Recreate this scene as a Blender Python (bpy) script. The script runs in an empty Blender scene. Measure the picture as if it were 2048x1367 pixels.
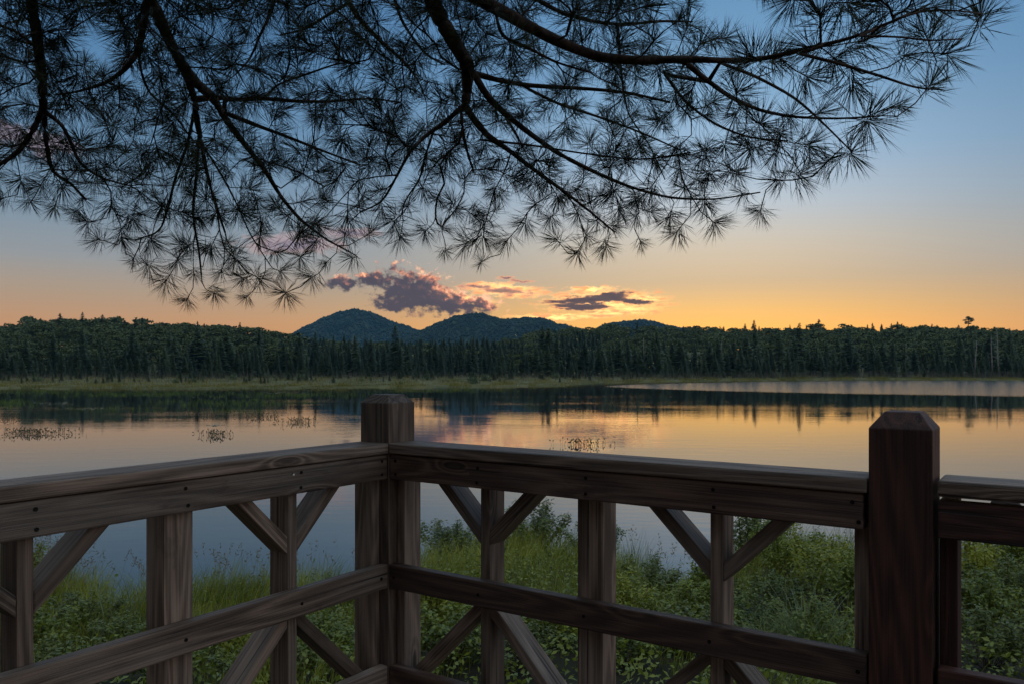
import bpy, bmesh, math, random
import numpy as np
from mathutils import Vector, Matrix

rng = np.random.default_rng(7)
random.seed(7)
sc = bpy.context.scene
col = sc.collection

# ------------------------------------------------------------------ camera
F = 1593.0            # focal length in photo pixels (28 mm on a 36 mm frame)
HY = 733.0            # photo row of the horizon
CZ = 3.2              # eye height above the water
cam = bpy.data.cameras.new('camera')
cam.lens = 28.0
cam.sensor_width = 36.0
cam.shift_y = (HY - 683.5) / 2048.0
cam.clip_start = 0.05
cam.clip_end = 20000
camo = bpy.data.objects.new('camera', cam)
camo.location = (0, 0, CZ)
camo.rotation_euler = (math.radians(90), 0, 0)
col.objects.link(camo)
sc.camera = camo

def P(px, py, Y):
    return Vector(((px - 1024) / F * Y, Y, CZ - (py - HY) / F * Y))

def azel(px, py):
    a = math.atan2(px - 1024, F)
    return math.degrees(a), math.degrees(math.atan2((HY - py), math.hypot(F, px - 1024)))

def s2l(*c):
    return tuple(((x / 255) / 12.92 if x / 255 <= .04045 else ((x / 255 + .055) / 1.055) ** 2.4) for x in c) + (1,)

# ------------------------------------------------------------------ node helper
class NT:
    def __init__(s, tree):
        s.t = tree; s.n = tree.nodes; s.l = tree.links
    def new(s, kind, **kw):
        nd = s.n.new(kind)
        for k, v in kw.items():
            setattr(nd, k, v)
        return nd
    def put(s, sock, v):
        if hasattr(v, 'is_linked') or isinstance(v, bpy.types.NodeSocket):
            s.l.new(v, sock)
        else:
            sock.default_value = v
    def m(s, op, a, b=0.0, c=0.0, clamp=False):
        nd = s.new('ShaderNodeMath', operation=op, use_clamp=clamp)
        s.put(nd.inputs[0], a); s.put(nd.inputs[1], b); s.put(nd.inputs[2], c)
        return nd.outputs[0]
    def vm(s, op, a, b=(0, 0, 0)):
        nd = s.new('ShaderNodeVectorMath', operation=op)
        s.put(nd.inputs[0], a); s.put(nd.inputs[1], b)
        return nd.outputs[0]
    def xyz(s, x, y, z):
        nd = s.new('ShaderNodeCombineXYZ')
        s.put(nd.inputs[0], x); s.put(nd.inputs[1], y); s.put(nd.inputs[2], z)
        return nd.outputs[0]
    def sep(s, v):
        nd = s.new('ShaderNodeSeparateXYZ'); s.put(nd.inputs[0], v)
        return nd.outputs
    def sm(s, x, a, b, lo=0.0, hi=1.0):
        nd = s.new('ShaderNodeMapRange', interpolation_type='SMOOTHSTEP')
        s.put(nd.inputs[0], x); s.put(nd.inputs[1], a); s.put(nd.inputs[2], b); s.put(nd.inputs[3], lo); s.put(nd.inputs[4], hi)
        return nd.outputs[0]
    def noise(s, vec, scale, detail=3.0, rough=.5, lac=2.0, dist=0.0):
        nd = s.new('ShaderNodeTexNoise')
        s.put(nd.inputs['Vector'], vec)
        nd.inputs['Scale'].default_value = scale; nd.inputs['Detail'].default_value = detail
        nd.inputs['Roughness'].default_value = rough; nd.inputs['Lacunarity'].default_value = lac
        nd.inputs['Distortion'].default_value = dist
        return nd.outputs[0]
    def ramp(s, fac, stops, interp='LINEAR'):
        nd = s.new('ShaderNodeValToRGB'); s.put(nd.inputs[0], fac)
        r = nd.color_ramp; r.interpolation = interp
        while len(r.elements) > 1:
            r.elements.remove(r.elements[-1])
        r.elements[0].position = stops[0][0]; r.elements[0].color = stops[0][1]
        for p, c in stops[1:]:
            e = r.elements.new(p); e.color = c
        return nd.outputs[0]
    def mix(s, f, a, b, blend='MIX'):
        nd = s.new('ShaderNodeMix', data_type='RGBA', blend_type=blend)
        s.put(nd.inputs[0], f); s.put(nd.inputs[6], a); s.put(nd.inputs[7], b)
        return nd.outputs[2]

# ------------------------------------------------------------------ world: sunset sky
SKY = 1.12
SUN_AZ = math.degrees(math.atan2(1430 - 1024, F))
world = bpy.data.worlds.new('World'); sc.world = world
world.use_nodes = True
w = NT(world.node_tree); w.n.clear()
tc = w.new('ShaderNodeTexCoord')
d = w.vm('NORMALIZE', tc.outputs['Generated'])
dx, dy, dz = w.sep(d)
el = w.m('MULTIPLY', w.m('ARCSINE', dz), 180 / math.pi)
az = w.m('MULTIPLY', w.m('ARCTAN2', dx, dy), 180 / math.pi)
ela = w.m('ABSOLUTE', el)
daz = w.m('ABSOLUTE', w.m('SUBTRACT', az, SUN_AZ))
daz = w.m('MINIMUM', daz, w.m('SUBTRACT', 360.0, daz))
e01 = w.m('DIVIDE', ela, 90.0)
def D9(x): return x / 90.0
near = w.ramp(e01, [(D9(0), (1.30, .50, .035, 1)), (D9(2.5), (1.30, .60, .085, 1)), (D9(4), (1.04, .58, .15, 1)), (D9(6), (.72, .51, .28, 1)), (D9(8.5), s2l(208, 194, 172)),
                    (D9(11), s2l(186, 193, 198)), (D9(14), s2l(158, 182, 204)), (D9(18), s2l(128, 163, 193)), (D9(22), s2l(106, 145, 180)), (D9(26), s2l(90, 132, 170)), (D9(45), s2l(150, 176, 198)), (D9(90), s2l(184, 196, 206))])
side = w.ramp(e01, [(D9(0), s2l(200, 128, 70)), (D9(3), s2l(198, 148, 98)), (D9(5), s2l(176, 152, 124)), (D9(7), s2l(146, 148, 148)),
                    (D9(10), s2l(118, 138, 154)), (D9(14), s2l(98, 130, 158)), (D9(20), s2l(80, 120, 158)), (D9(26), s2l(72, 114, 158)), (D9(45), s2l(146, 172, 196)), (D9(90), s2l(184, 196, 206))])
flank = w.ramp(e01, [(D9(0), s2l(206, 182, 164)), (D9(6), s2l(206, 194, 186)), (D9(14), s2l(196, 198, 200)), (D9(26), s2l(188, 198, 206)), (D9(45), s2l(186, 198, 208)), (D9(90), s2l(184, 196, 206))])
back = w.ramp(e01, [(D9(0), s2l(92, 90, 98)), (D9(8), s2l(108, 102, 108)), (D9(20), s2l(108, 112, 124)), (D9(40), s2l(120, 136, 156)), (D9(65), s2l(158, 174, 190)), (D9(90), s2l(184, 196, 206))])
g1 = w.m('EXPONENT', w.m('MULTIPLY', w.m('POWER', w.m('DIVIDE', daz, 19.0), 2.0), -1.0))
sky = w.mix(g1, side, near)
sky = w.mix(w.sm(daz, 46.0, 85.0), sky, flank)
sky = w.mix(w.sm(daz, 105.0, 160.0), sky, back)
clear = sky
# clouds, as fields over azimuth and elevation
uv = w.xyz(az, el, 0.0)
def cloud_field(blobs, nscale, amp, stretch=(1, 1), detail=7.0, seed=0.0, warp=.4, off=(0, 0), warpscale=.9):
    A = w.m('ADD', az, off[0]); E = w.m('ADD', el, off[1])
    best = None
    wn = w.new('ShaderNodeTexNoise'); w.put(wn.inputs['Vector'], w.xyz(A, E, seed + 5)); wn.inputs['Scale'].default_value = nscale * warpscale; wn.inputs['Detail'].default_value = 5; wn.inputs['Roughness'].default_value = .6
    wv = w.vm('SUBTRACT', wn.outputs['Color'], (.5, .5, .5))
    sc_ = w.new('ShaderNodeVectorMath', operation='SCALE'); w.put(sc_.inputs[0], wv); sc_.inputs[3].default_value = warp
    q = w.sep(w.vm('ADD', w.xyz(A, E, 0.0), sc_.outputs[0]))
    for (px, py, rx, ry, rot) in blobs:
        a0, e0 = azel(px, py)
        ra = math.degrees(rx / F) * math.cos(math.radians(a0)) ** 2; re = math.degrees(ry / F) * math.cos(math.radians(a0))
        c, s_ = math.cos(math.radians(rot)), math.sin(math.radians(rot))
        X = w.m('SUBTRACT', q[0], a0); Y = w.m('SUBTRACT', q[1], e0)
        U = w.m('DIVIDE', w.m('ADD', w.m('MULTIPLY', X, c), w.m('MULTIPLY', Y, s_)), ra)
        V = w.m('DIVIDE', w.m('SUBTRACT', w.m('MULTIPLY', Y, c), w.m('MULTIPLY', X, s_)), re)
        f = w.m('SUBTRACT', 1.0, w.m('SQRT', w.m('ADD', w.m('MULTIPLY', U, U), w.m('MULTIPLY', V, V))))
        best = f if best is None else w.m('SMOOTH_MAX', best, f, .2)
    n = w.noise(w.xyz(w.m('MULTIPLY', A, stretch[0]), w.m('MULTIPLY', E, stretch[1]), seed), nscale, detail, .6)
    return w.m('ADD', best, w.m('MULTIPLY', w.m('SUBTRACT', n, .5), amp)), n
B1 = [(684, 566, 40, 16, 0), (750, 560, 60, 16, 0), (805, 574, 58, 34, -12), (842, 582, 92, 46, -20), (890, 600, 108, 30, -14), (966, 608, 28, 20, -15), (805, 604, 74, 26, -4), (932, 602, 62, 12, 0)]
K1 = dict(nscale=1.5, amp=2.3, stretch=(1, 1.2), seed=1.3, warp=1.0)
f1, n1 = cloud_field(B1, **K1)
f1b, n1b = cloud_field(B1, off=(.42, .40), **K1)
f2, n2 = cloud_field([(1010, 583, 90, 9, -5), (955, 574, 45, 6, 0), (1040, 563, 36, 4, 0), (1012, 556, 22, 4, 8)], 1.7, 2.2, (.55, 2.0), seed=7.7, warp=.6)
f3, n3 = cloud_field([(1175, 601, 130, 12, 2), (1215, 594, 74, 11, 8), (1268, 604, 50, 8, -4), (1165, 614, 74, 10, -4)], 1.6, 1.7, (.45, 2.4), seed=3.1, warp=.6)
f4, n4 = cloud_field([(1205, 604, 150, 30, 0), (1120, 634, 130, 8, 0), (1240, 622, 110, 12, 3), (930, 600, 80, 16, -6), (1255, 590, 45, 10, 0), (1290, 600, 50, 12, 0), (1010, 580, 100, 18, -4), (1180, 578, 60, 7, 0)], 1.8, 2.3, (.5, 1.9), seed=11.3, warp=.7)
f5, n5 = cloud_field([(590, 490, 150, 26, 4), (460, 518, 50, 10, 0), (60, 280, 120, 34, -10), (700, 465, 90, 16, 0)], .9, 2.4, (.8, 1.6), seed=5.9, warp=.8)
skyb = w.mix(w.sm(f5, .05, 1.0, 0, .7), sky, w.ramp(w.sm(f5, .1, 1.0), [(0, s2l(236, 172, 150)), (1, s2l(150, 130, 146))]))
sky = w.mix(w.sm(f4, .0, .7, 0, .95), sky, w.ramp(n4, [(.36, (2.1, 1.35, .46, 1)), (.5, (1.7, .92, .28, 1)), (.62, (1.2, .46, .15, 1))]))
sky = w.mix(w.sm(f2, .0, .6, 0, .9), sky, w.ramp(w.sm(f2, .1, 1.1), [(0, s2l(255, 186, 130)), (.45, s2l(220, 148, 116)), (1, s2l(120, 90, 88))]))
sky = w.mix(w.sm(f3, .05, .5, 0, .97), sky, w.ramp(w.sm(f3, .05, .75), [(0, s2l(255, 196, 116)), (.3, s2l(196, 126, 88)), (.7, s2l(98, 72, 66)), (1, s2l(78, 62, 62))]))
lit1 = w.m('ADD', w.m('MULTIPLY', w.m('SUBTRACT', f1, f1b), .95), w.m('SUBTRACT', .38, w.m('MULTIPLY', w.sm(f1, .1, .9), .60)))
leftdark = w.sm(az, azel(700, 570)[0], azel(880, 570)[0], .28, 0.0)
lit1 = w.m('SUBTRACT', lit1, leftdark)
c1 = w.ramp(lit1, [(0, s2l(76, 62, 66)), (.22, s2l(96, 74, 74)), (.42, s2l(152, 102, 86)), (.6, s2l(236, 150, 108)), (.8, (1.15, .64, .36, 1))])
sky = w.mix(w.sm(f1, -.05, .52, 0, .97), sky, c1)
# clear sky everywhere, the cloudy one only where the clouds stand (saves evaluating their noise elsewhere)
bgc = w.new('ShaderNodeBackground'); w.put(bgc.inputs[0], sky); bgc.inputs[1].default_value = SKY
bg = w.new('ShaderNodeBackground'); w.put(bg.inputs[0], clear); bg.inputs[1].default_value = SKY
def window(e0, e1, a0, a1):
    return w.m('MULTIPLY', w.m('MULTIPLY', w.m('GREATER_THAN', el, e0), w.m('LESS_THAN', el, e1)), w.m('MULTIPLY', w.m('GREATER_THAN', az, a0), w.m('LESS_THAN', az, a1)))
bgb = w.new('ShaderNodeBackground'); w.put(bgb.inputs[0], skyb); bgb.inputs[1].default_value = SKY
mx0 = w.new('ShaderNodeMixShader'); w.put(mx0.inputs[0], window(7.6, 19.0, -40.0, -7.0)); w.l.new(bg.outputs[0], mx0.inputs[1]); w.l.new(bgb.outputs[0], mx0.inputs[2])
inside = window(1.0, 7.6, -15.5, 13.0)
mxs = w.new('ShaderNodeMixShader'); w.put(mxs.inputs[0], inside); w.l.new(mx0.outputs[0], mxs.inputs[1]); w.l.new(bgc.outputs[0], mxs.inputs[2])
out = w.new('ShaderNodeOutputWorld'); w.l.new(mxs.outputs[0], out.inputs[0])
world.cycles.sampling_method = 'MANUAL'; world.cycles.sample_map_resolution = 512

# the sun itself is already down behind the ridge: the sky is the only light
vs = sc.view_settings
vs.view_transform = 'Standard'; vs.look = 'None'; vs.exposure = 0.15; vs.gamma = 1.0; vs.use_curve_mapping = False
sc.cycles.max_bounces = 6; sc.cycles.diffuse_bounces = 2; sc.cycles.glossy_bounces = 3; sc.cycles.transmission_bounces = 2
sc.cycles.transparent_max_bounces = 4; sc.cycles.volume_bounces = 0
sc.cycles.use_denoising = True
sc.cycles.caustics_reflective = False; sc.cycles.caustics_refractive = False
sc.cycles.sample_clamp_indirect = 4

# ------------------------------------------------------------------ materials
def mat(name):
    m = bpy.data.materials.new(name); m.use_nodes = True
    t = NT(m.node_tree)
    return m, t, t.n['Principled BSDF']

def foliage_mat(name, dark, light, nscale=.3, transl=0.0, rough=.55, objvar=.3, spec=.3, island=False):
    m, t, b = mat(name)
    tcn = t.new('ShaderNodeTexCoord')
    geo = t.new('ShaderNodeNewGeometry')
    oi = t.new('ShaderNodeObjectInfo')
    n = t.noise(geo.outputs['Position'], nscale, 3, .6)
    f = t.sm(n, .3, .7)
    if island:
        f = t.m('ADD', t.m('MULTIPLY', f, .5), t.m('MULTIPLY', geo.outputs['Random Per Island'], .5))
    f = t.m('ADD', t.m('MULTIPLY', f, 1 - objvar), t.m('MULTIPLY', oi.outputs['Random'], objvar), clamp=True)
    c = t.mix(f, dark + (1,), light + (1,))
    t.put(b.inputs['Base Color'], c)
    b.inputs['Roughness'].default_value = rough
    b.inputs['Specular IOR Level'].default_value = spec
    if transl > 0:
        tr = t.new('ShaderNodeBsdfTranslucent'); t.put(tr.inputs[0], c)
        mx = t.new('ShaderNodeMixShader'); mx.inputs[0].default_value = transl
        t.l.new(b.outputs[0], mx.inputs[1]); t.l.new(tr.outputs[0], mx.inputs[2])
        t.l.new(mx.outputs[0], t.n['Material Output'].inputs[0])
    return m

def wood_mat(name, dark, light, grey, greyamt):
    m, t, b = mat(name)
    tcn = t.new('ShaderNodeTexCoord'); oi = t.new('ShaderNodeObjectInfo')
    off = t.m('MULTIPLY', oi.outputs['Random'], 37.0)
    v = t.vm('ADD', tcn.outputs['Object'], t.xyz(off, t.m('MULTIPLY', off, .37), t.m('MULTIPLY', off, .71)))
    vk = t.vm('MULTIPLY', v, (2.6, 10, 10))
    vo = t.new('ShaderNodeTexVoronoi'); t.put(vo.inputs['Vector'], vk); vo.inputs['Scale'].default_value = 1.0
    kd = vo.outputs['Distance']
    has = t.m('GREATER_THAN', t.sep(vo.outputs['Color'])[0], .72)
    knot = t.m('MULTIPLY', has, t.m('EXPONENT', t.m('MULTIPLY', t.m('POWER', kd, 2.0), -26.0)))
    low = t.noise(t.vm('MULTIPLY', v, (.5, 6.5, 6.5)), 1.0, 2, .38)
    ring = t.m('ADD', low, t.m('MULTIPLY', knot, .16))
    bands = t.m('ADD', t.m('MULTIPLY', t.m('SINE', t.m('MULTIPLY', ring, 125.0)), .5), .5)
    bands = t.m('POWER', bands, 1.6)
    fine = t.sm(t.noise(t.vm('MULTIPLY', v, (2.2, 240, 240)), 1.0, 5, .75), .3, .7)
    f = t.m('ADD', t.m('MULTIPLY', bands, .5), t.m('MULTIPLY', fine, .5), clamp=True)
    c = t.mix(f, dark + (1,), light + (1,))
    blot = t.sm(t.noise(t.vm('MULTIPLY', v, (2.0, 9, 9)), 1.0, 4, .6), .38, .7)
    c = t.mix(t.m('MULTIPLY', blot, greyamt), c, t.mix(fine, (grey[0] * .55, grey[1] * .55, grey[2] * .55, 1), grey + (1,)))
    kn = t.m('MULTIPLY', has, t.sm(kd, .10, .17, 1, 0))
    c = t.mix(t.m('MULTIPLY', kn, .75), c, (dark[0] * .4, dark[1] * .4, dark[2] * .4, 1))
    crack = t.noise(t.vm('MULTIPLY', v, (1.3, 55, 55)), 1.0, 2, .5)
    ck = t.sm(crack, .30, .345, 1, 0)
    c = t.mix(t.m('MULTIPLY', ck, .8), c, (.012, .008, .007, 1))
    tone = t.m('ADD', .66, t.m('MULTIPLY', t.m('FRACT', t.m('MULTIPLY', oi.outputs['Random'], 7.31)), .75))
    stain = t.sm(t.noise(t.vm('MULTIPLY', v, (5, 14, 14)), 1.0, 5, .7), .58, .72)
    c = t.mix(t.m('MULTIPLY', stain, .45), c, (dark[0], dark[1], dark[2], 1))
    c = t.mix(1.0, c, t.xyz(tone, tone, tone), 'MULTIPLY')
    t.put(b.inputs['Base Color'], c)
    b.inputs['Roughness'].default_value = .62
    b.inputs['Specular IOR Level'].default_value = .45
    h = t.m('SUBTRACT', t.m('ADD', t.m('MULTIPLY', bands, .35), t.m('MULTIPLY', fine, .7)), t.m('MULTIPLY', ck, 1.0))
    bp = t.new('ShaderNodeBump'); bp.inputs['Strength'].default_value = .55; bp.inputs['Distance'].default_value = .0025
    t.put(bp.inputs['Height'], h); t.l.new(bp.outputs[0], b.inputs['Normal'])
    return m

M = {}
M['wood'] = wood_mat('stained_wood', (.028, .015, .011), (.185, .108, .078), (.18, .14, .115), .35)
M['wood_grey'] = wood_mat('weathered_wood', (.036, .024, .018), (.315, .226, .172), (.34, .285, .24), .55)
M['wood_red'] = wood_mat('red_stained_wood', (.022, .008, .006), (.120, .046, .034), (.08, .048, .042), .2)
m_, t_, b_ = mat('rusty_screw'); b_.inputs['Base Color'].default_value = (.03, .02, .018, 1); b_.inputs['Metallic'].default_value = .6; b_.inputs['Roughness'].default_value = .5
m_.node_tree.nodes['Principled BSDF'].inputs['Base Color'].default_value = (.008, .006, .005, 1); M['screw'] = m_
m_, t_, b_ = mat('bright_screw'); b_.inputs['Base Color'].default_value = (.7, .7, .7, 1); b_.inputs['Metallic'].default_value = 1; b_.inputs['Roughness'].default_value = .25
M['bright'] = m_
def bark_mat(name, a, b2, sc_=30):
    m, t, b = mat(name)
    geo = t.new('ShaderNodeNewGeometry')
    n = t.noise(geo.outputs['Position'], sc_, 5, .65)
    t.put(b.inputs['Base Color'], t.mix(t.sm(n, .35, .65), a + (1,), b2 + (1,)))
    b.inputs['Roughness'].default_value = .85; b.inputs['Specular IOR Level'].default_value = .2
    bp = t.new('ShaderNodeBump'); bp.inputs['Strength'].default_value = .6; bp.inputs['Distance'].default_value = .006
    t.put(bp.inputs['Height'], n); t.l.new(bp.outputs[0], b.inputs['Normal'])
    return m
M['pine_bark'] = bark_mat('pine_bark', (.030, .018, .013), (.085, .052, .040), 45)
M['bark'] = bark_mat('grey_bark', (.022, .02, .018), (.06, .055, .05), 3)
M['dead'] = bark_mat('dead_wood', (.17, .16, .15), (.30, .28, .26), 2)
M['needle'] = foliage_mat('pine_needles', (.022, .040, .018), (.070, .098, .038), 2.0, .25, .5, .25)
M['spruce'] = foliage_mat('spruce_foliage', (.022, .046, .026), (.062, .098, .046), .12, 0, .7, .5)
M['tamarack'] = foliage_mat('tamarack_foliage', (.045, .080, .036), (.105, .155, .066), .12, 0, .7, .5)
M['hard'] = foliage_mat('hardwood_foliage', (.020, .040, .016), (.105, .135, .040), .085, 0, .7, .5)
M['mount'] = foliage_mat('mountain_forest', (.012, .028, .020), (.034, .060, .030), .02, 0, .8, 0)
M['grass'] = foliage_mat('bank_grass', (.075, .105, .012), (.420, .440, .066), .9, .35, .5, 0, .25, True)
M['drygrass'] = foliage_mat('dry_grass', (.14, .10, .055), (.26, .19, .10), .9, .3, .6, 0, .2, True)
M['sedge'] = foliage_mat('sedge_leaves', (.10, .15, .06), (.25, .30, .14), 2, .3, .45, 0, .4, True)
M['leaf'] = foliage_mat('shrub_leaves', (.052, .090, .010), (.290, .340, .042), 1.4, .3, .42, .2, .45, True)
M['leafdark'] = foliage_mat('dark_shrub_leaves', (.042, .068, .014), (.185, .225, .042), 1.4, .25, .42, .2, .45, True)
M['leafyel'] = foliage_mat('yellow_green_leaves', (.110, .145, .012), (.390, .410, .044), 1.4, .35, .42, .2, .4, True)
M['marsh'] = foliage_mat('marsh_grass', (.080, .098, .020), (.300, .262, .058), .05, .2, .6, 0, .2, True)
M['emergent'] = foliage_mat('emergent_grass', (.065, .115, .024), (.15, .21, .045), .1, .2, .6, 0, .2, True)
M['pickerel'] = foliage_mat('pickerelweed', (.018, .032, .014), (.05, .07, .028), 1, .1, .45, 0, .4, True)
M['stem'] = bark_mat('shrub_stem', (.05, .035, .025), (.11, .08, .06), 60)
m_, t_, b_ = mat('lily_pad'); b_.inputs['Base Color'].default_value = (.09, .14, .06, 1); b_.inputs['Roughness'].default_value = .18; b_.inputs['Specular IOR Level'].default_value = .8
M['pad'] = m_
def soil(name, a, b2, sc_):
    m, t, b = mat(name); geo = t.new('ShaderNodeNewGeometry')
    n = t.noise(geo.outputs['Position'], sc_, 5, .6)
    t.put(b.inputs['Base Color'], t.mix(t.sm(n, .3, .7), a + (1,), b2 + (1,))); b.inputs['Roughness'].default_value = .95
    return m
M['soil'] = soil('bank_soil', (.014, .013, .007), (.032, .032, .013), 2.2)
M['forestfloor'] = soil('far_ground', (.060, .070, .018), (.130, .120, .032), .08)

# water
m_, t, b = mat('lake_water')
geo = t.new('ShaderNodeNewGeometry'); pos = geo.outputs['Position']
X, Y, Z = t.sep(pos)
b.inputs['Base Color'].default_value = (.022, .028, .032, 1)
b.inputs['IOR'].default_value = 1.5
b.inputs['Specular IOR Level'].default_value = .5
warpn = t.noise(t.vm('MULTIPLY', pos, (.03, .012, 1)), 1.0, 4, .6)
# breeze-ruffled patch far out to the right
cy = t.m('ADD', 131.0, t.m('MULTIPLY', t.m('SUBTRACT', warpn, .5), 22.0))
hw = t.m('MINIMUM', t.m('MULTIPLY', t.m('SQRT', t.m('MAXIMUM', t.m('SUBTRACT', X, 15.0), .0)), 7.4), 58.0)
dd = t.m('SUBTRACT', hw, t.m('ABSOLUTE', t.m('SUBTRACT', Y, cy)))
ruf = t.sm(dd, -2.0, 9.0)
big = t.sm(t.noise(t.vm('MULTIPLY', pos, (.035, .09, 1)), 1.0, 4, .6), .42, .66)
r1 = t.noise(t.vm('MULTIPLY', pos, (1.1, 2.6, 1)), 1.0, 3, .55)
r2 = t.noise(t.vm('MULTIPLY', pos, (.30, .75, 1)), 1.0, 2, .5)
r3 = t.noise(t.vm('MULTIPLY', pos, (5, 10, 1)), 1.0, 2, .5)
hgt = t.m('ADD', t.m('MULTIPLY', r1, t.m('ADD', .0014, t.m('MULTIPLY', big, .0042))), t.m('ADD', t.m('MULTIPLY', r2, .0026), t.m('MULTIPLY', r3, t.m('ADD', .00022, t.m('MULTIPLY', big, .0007)))))
bp = t.new('ShaderNodeBump'); bp.inputs['Strength'].default_value = 1.0; bp.inputs['Distance'].default_value = 1.0
t.put(bp.inputs['Height'], hgt); t.l.new(bp.outputs[0], b.inputs['Normal'])
t.put(b.inputs['Roughness'], t.m('ADD', .012, t.m('ADD', t.m('MULTIPLY', ruf, .13), t.m('MULTIPLY', t.sm(Y, 25.0, 130.0), .012))))
M['water'] = m_

# ------------------------------------------------------------------ mesh helpers
def mesh_np(name, V, Fc, mats, midx=None, smooth=False):
    V = np.ascontiguousarray(V, dtype=np.float32); Fc = np.ascontiguousarray(Fc, dtype=np.int32)
    me = bpy.data.meshes.new(name)
    k = Fc.shape[1]
    me.vertices.add(len(V)); me.vertices.foreach_set('co', V.ravel())
    me.loops.add(Fc.size); me.loops.foreach_set('vertex_index', Fc.ravel())
    me.polygons.add(len(Fc))
    me.polygons.foreach_set('loop_start', np.arange(0, Fc.size, k, dtype=np.int32))
    if smooth:
        me.polygons.foreach_set('use_smooth', np.ones(len(Fc), dtype=bool))
    for mm in mats:
        me.materials.append(mm)
    if midx is not None:
        me.polygons.foreach_set('material_index', np.ascontiguousarray(midx, dtype=np.int32))
    me.update(calc_edges=True)
    return me

def link(name, me, parent=None, loc=None, **props):
    o = bpy.data.objects.new(name, me); col.objects.link(o)
    if parent is not None: o.parent = parent
    if loc is not None: o.location = loc
    for k, v in props.items(): o[k] = v
    return o

def empty(name, loc, **props):
    o = link(name, None, None, loc, **props); o.empty_display_size = .2
    return o

def merge(parts):
    """parts: list of (V,F[,idx]) with equal face size -> V,F,idx"""
    Vs, Fs, Is, n = [], [], [], 0
    for p in parts:
        Vs.append(p[0]); Fs.append(p[1] + n); n += len(p[0])
        Is.append(p[2] if len(p) > 2 else np.zeros(len(p[1]), dtype=np.int32))
    return np.concatenate(Vs), np.concatenate(Fs), np.concatenate(Is)

def tube(pts, rad, sides=6, cap=True):
    """quad tube (as tris) along points"""
    pts = np.asarray(pts, float); n = len(pts)
    tan = np.gradient(pts, axis=0); tan /= np.linalg.norm(tan, axis=1)[:, None] + 1e-9
    ref = np.array([0, 0, 1.0]) if abs(tan[0][2]) < .9 else np.array([1.0, 0, 0])
    V = np.zeros((n * sides, 3)); 
    for i in range(n):
        a = np.cross(tan[i], ref); a /= np.linalg.norm(a) + 1e-9; b2 = np.cross(tan[i], a); ref = -np.cross(tan[i], a) if False else ref
        for k in range(sides):
            an = 2 * math.pi * k / sides
            V[i * sides + k] = pts[i] + rad[i] * (math.cos(an) * a + math.sin(an) * b2)
    Fc = []
    for i in range(n - 1):
        for k in range(sides):
            p, q = i * sides + k, i * sides + (k + 1) % sides
            Fc.append((p, q, q + sides)); Fc.append((p, q + sides, p + sides))
    if cap:
        for k in range(1, sides - 1):
            Fc.append((0, k + 1, k)); e = (n - 1) * sides; Fc.append((e, e + k, e + k + 1))
    return V, np.array(Fc, dtype=np.int32)

def blades(base, length, width, az, lean, curve, segs=3, wtop=.12):
    """vectorised grass blades -> V,F(tris). base (N,3)"""
    N = len(base)
    dirh = np.stack([np.cos(az), np.sin(az), np.zeros(N)], 1)
    side = np.stack([-np.sin(az), np.cos(az), np.zeros(N)], 1)
    tw = rng.uniform(0, 2 * np.pi, N); side = side * np.cos(tw)[:, None] + dirh * np.sin(tw)[:, None] * .7
    rows = []
    for i in range(segs + 1):
        s = i / segs
        th = lean + curve * s
        # integrate approx
        hx = length * s * np.sin(lean + curve * s * .5); hz = length * s * np.cos(lean + curve * s * .5)
        p = base + dirh * hx[:, None]; p[:, 2] += hz
        ww = width * (1 - (1 - wtop) * s ** 1.5)
        if i == segs:
            rows.append([p])
        else:
            rows.append([p - side * ww[:, None] * .5, p + side * ww[:, None] * .5])
    per = segs * 2 + 1
    V = np.zeros((N, per, 3))
    for i in range(segs):
        V[:, 2 * i] = rows[i][0]; V[:, 2 * i + 1] = rows[i][1]
    V[:, -1] = rows[-1][0]
    f = []
    for i in range(segs - 1):
        a = 2 * i; f += [(a, a + 1, a + 3), (a, a + 3, a + 2)]
    a = 2 * (segs - 1); f.append((a, a + 1, per - 1))
    f = np.array(f); Fc = (f[None] + (np.arange(N) * per)[:, None, None]).reshape(-1, 3)
    return V.reshape(-1, 3), Fc.astype(np.int32)

def leaves(pos, nrm, length, width, droop=.0):
    """pointed leaf of 4 tris folded along the midrib; pos = leaf base"""
    N = len(pos)
    nrm = nrm / (np.linalg.norm(nrm, axis=1)[:, None] + 1e-9)
    r = rng.normal(size=(N, 3)); r[:, 2] -= droop
    ax = r - (r * nrm).sum(1)[:, None] * nrm; ax /= np.linalg.norm(ax, axis=1)[:, None] + 1e-9
    sd = np.cross(nrm, ax)
    L = np.broadcast_to(np.asarray(length, float), (N,))[:, None]; W = np.broadcast_to(np.asarray(width, float), (N,))[:, None]
    V = np.stack([pos, pos + ax * L * .5 + sd * W * .5 + nrm * W * .18, pos + ax * L, pos + ax * L * .5 - sd * W * .5 + nrm * W * .18], 1)
    f = np.array([(0, 1, 2), (0, 2, 3)])
    Fc = (f[None] + (np.arange(N) * 4)[:, None, None]).reshape(-1, 3)
    return V.reshape(-1, 3), Fc.astype(np.int32)

def interp(x, pts):
    a = np.array(pts, float); return np.interp(x, a[:, 0], a[:, 1])
def smooth(x, a, b):
    t = np.clip((np.asarray(x, float) - a) / (b - a), 0, 1); return t * t * (3 - 2 * t)

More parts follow.
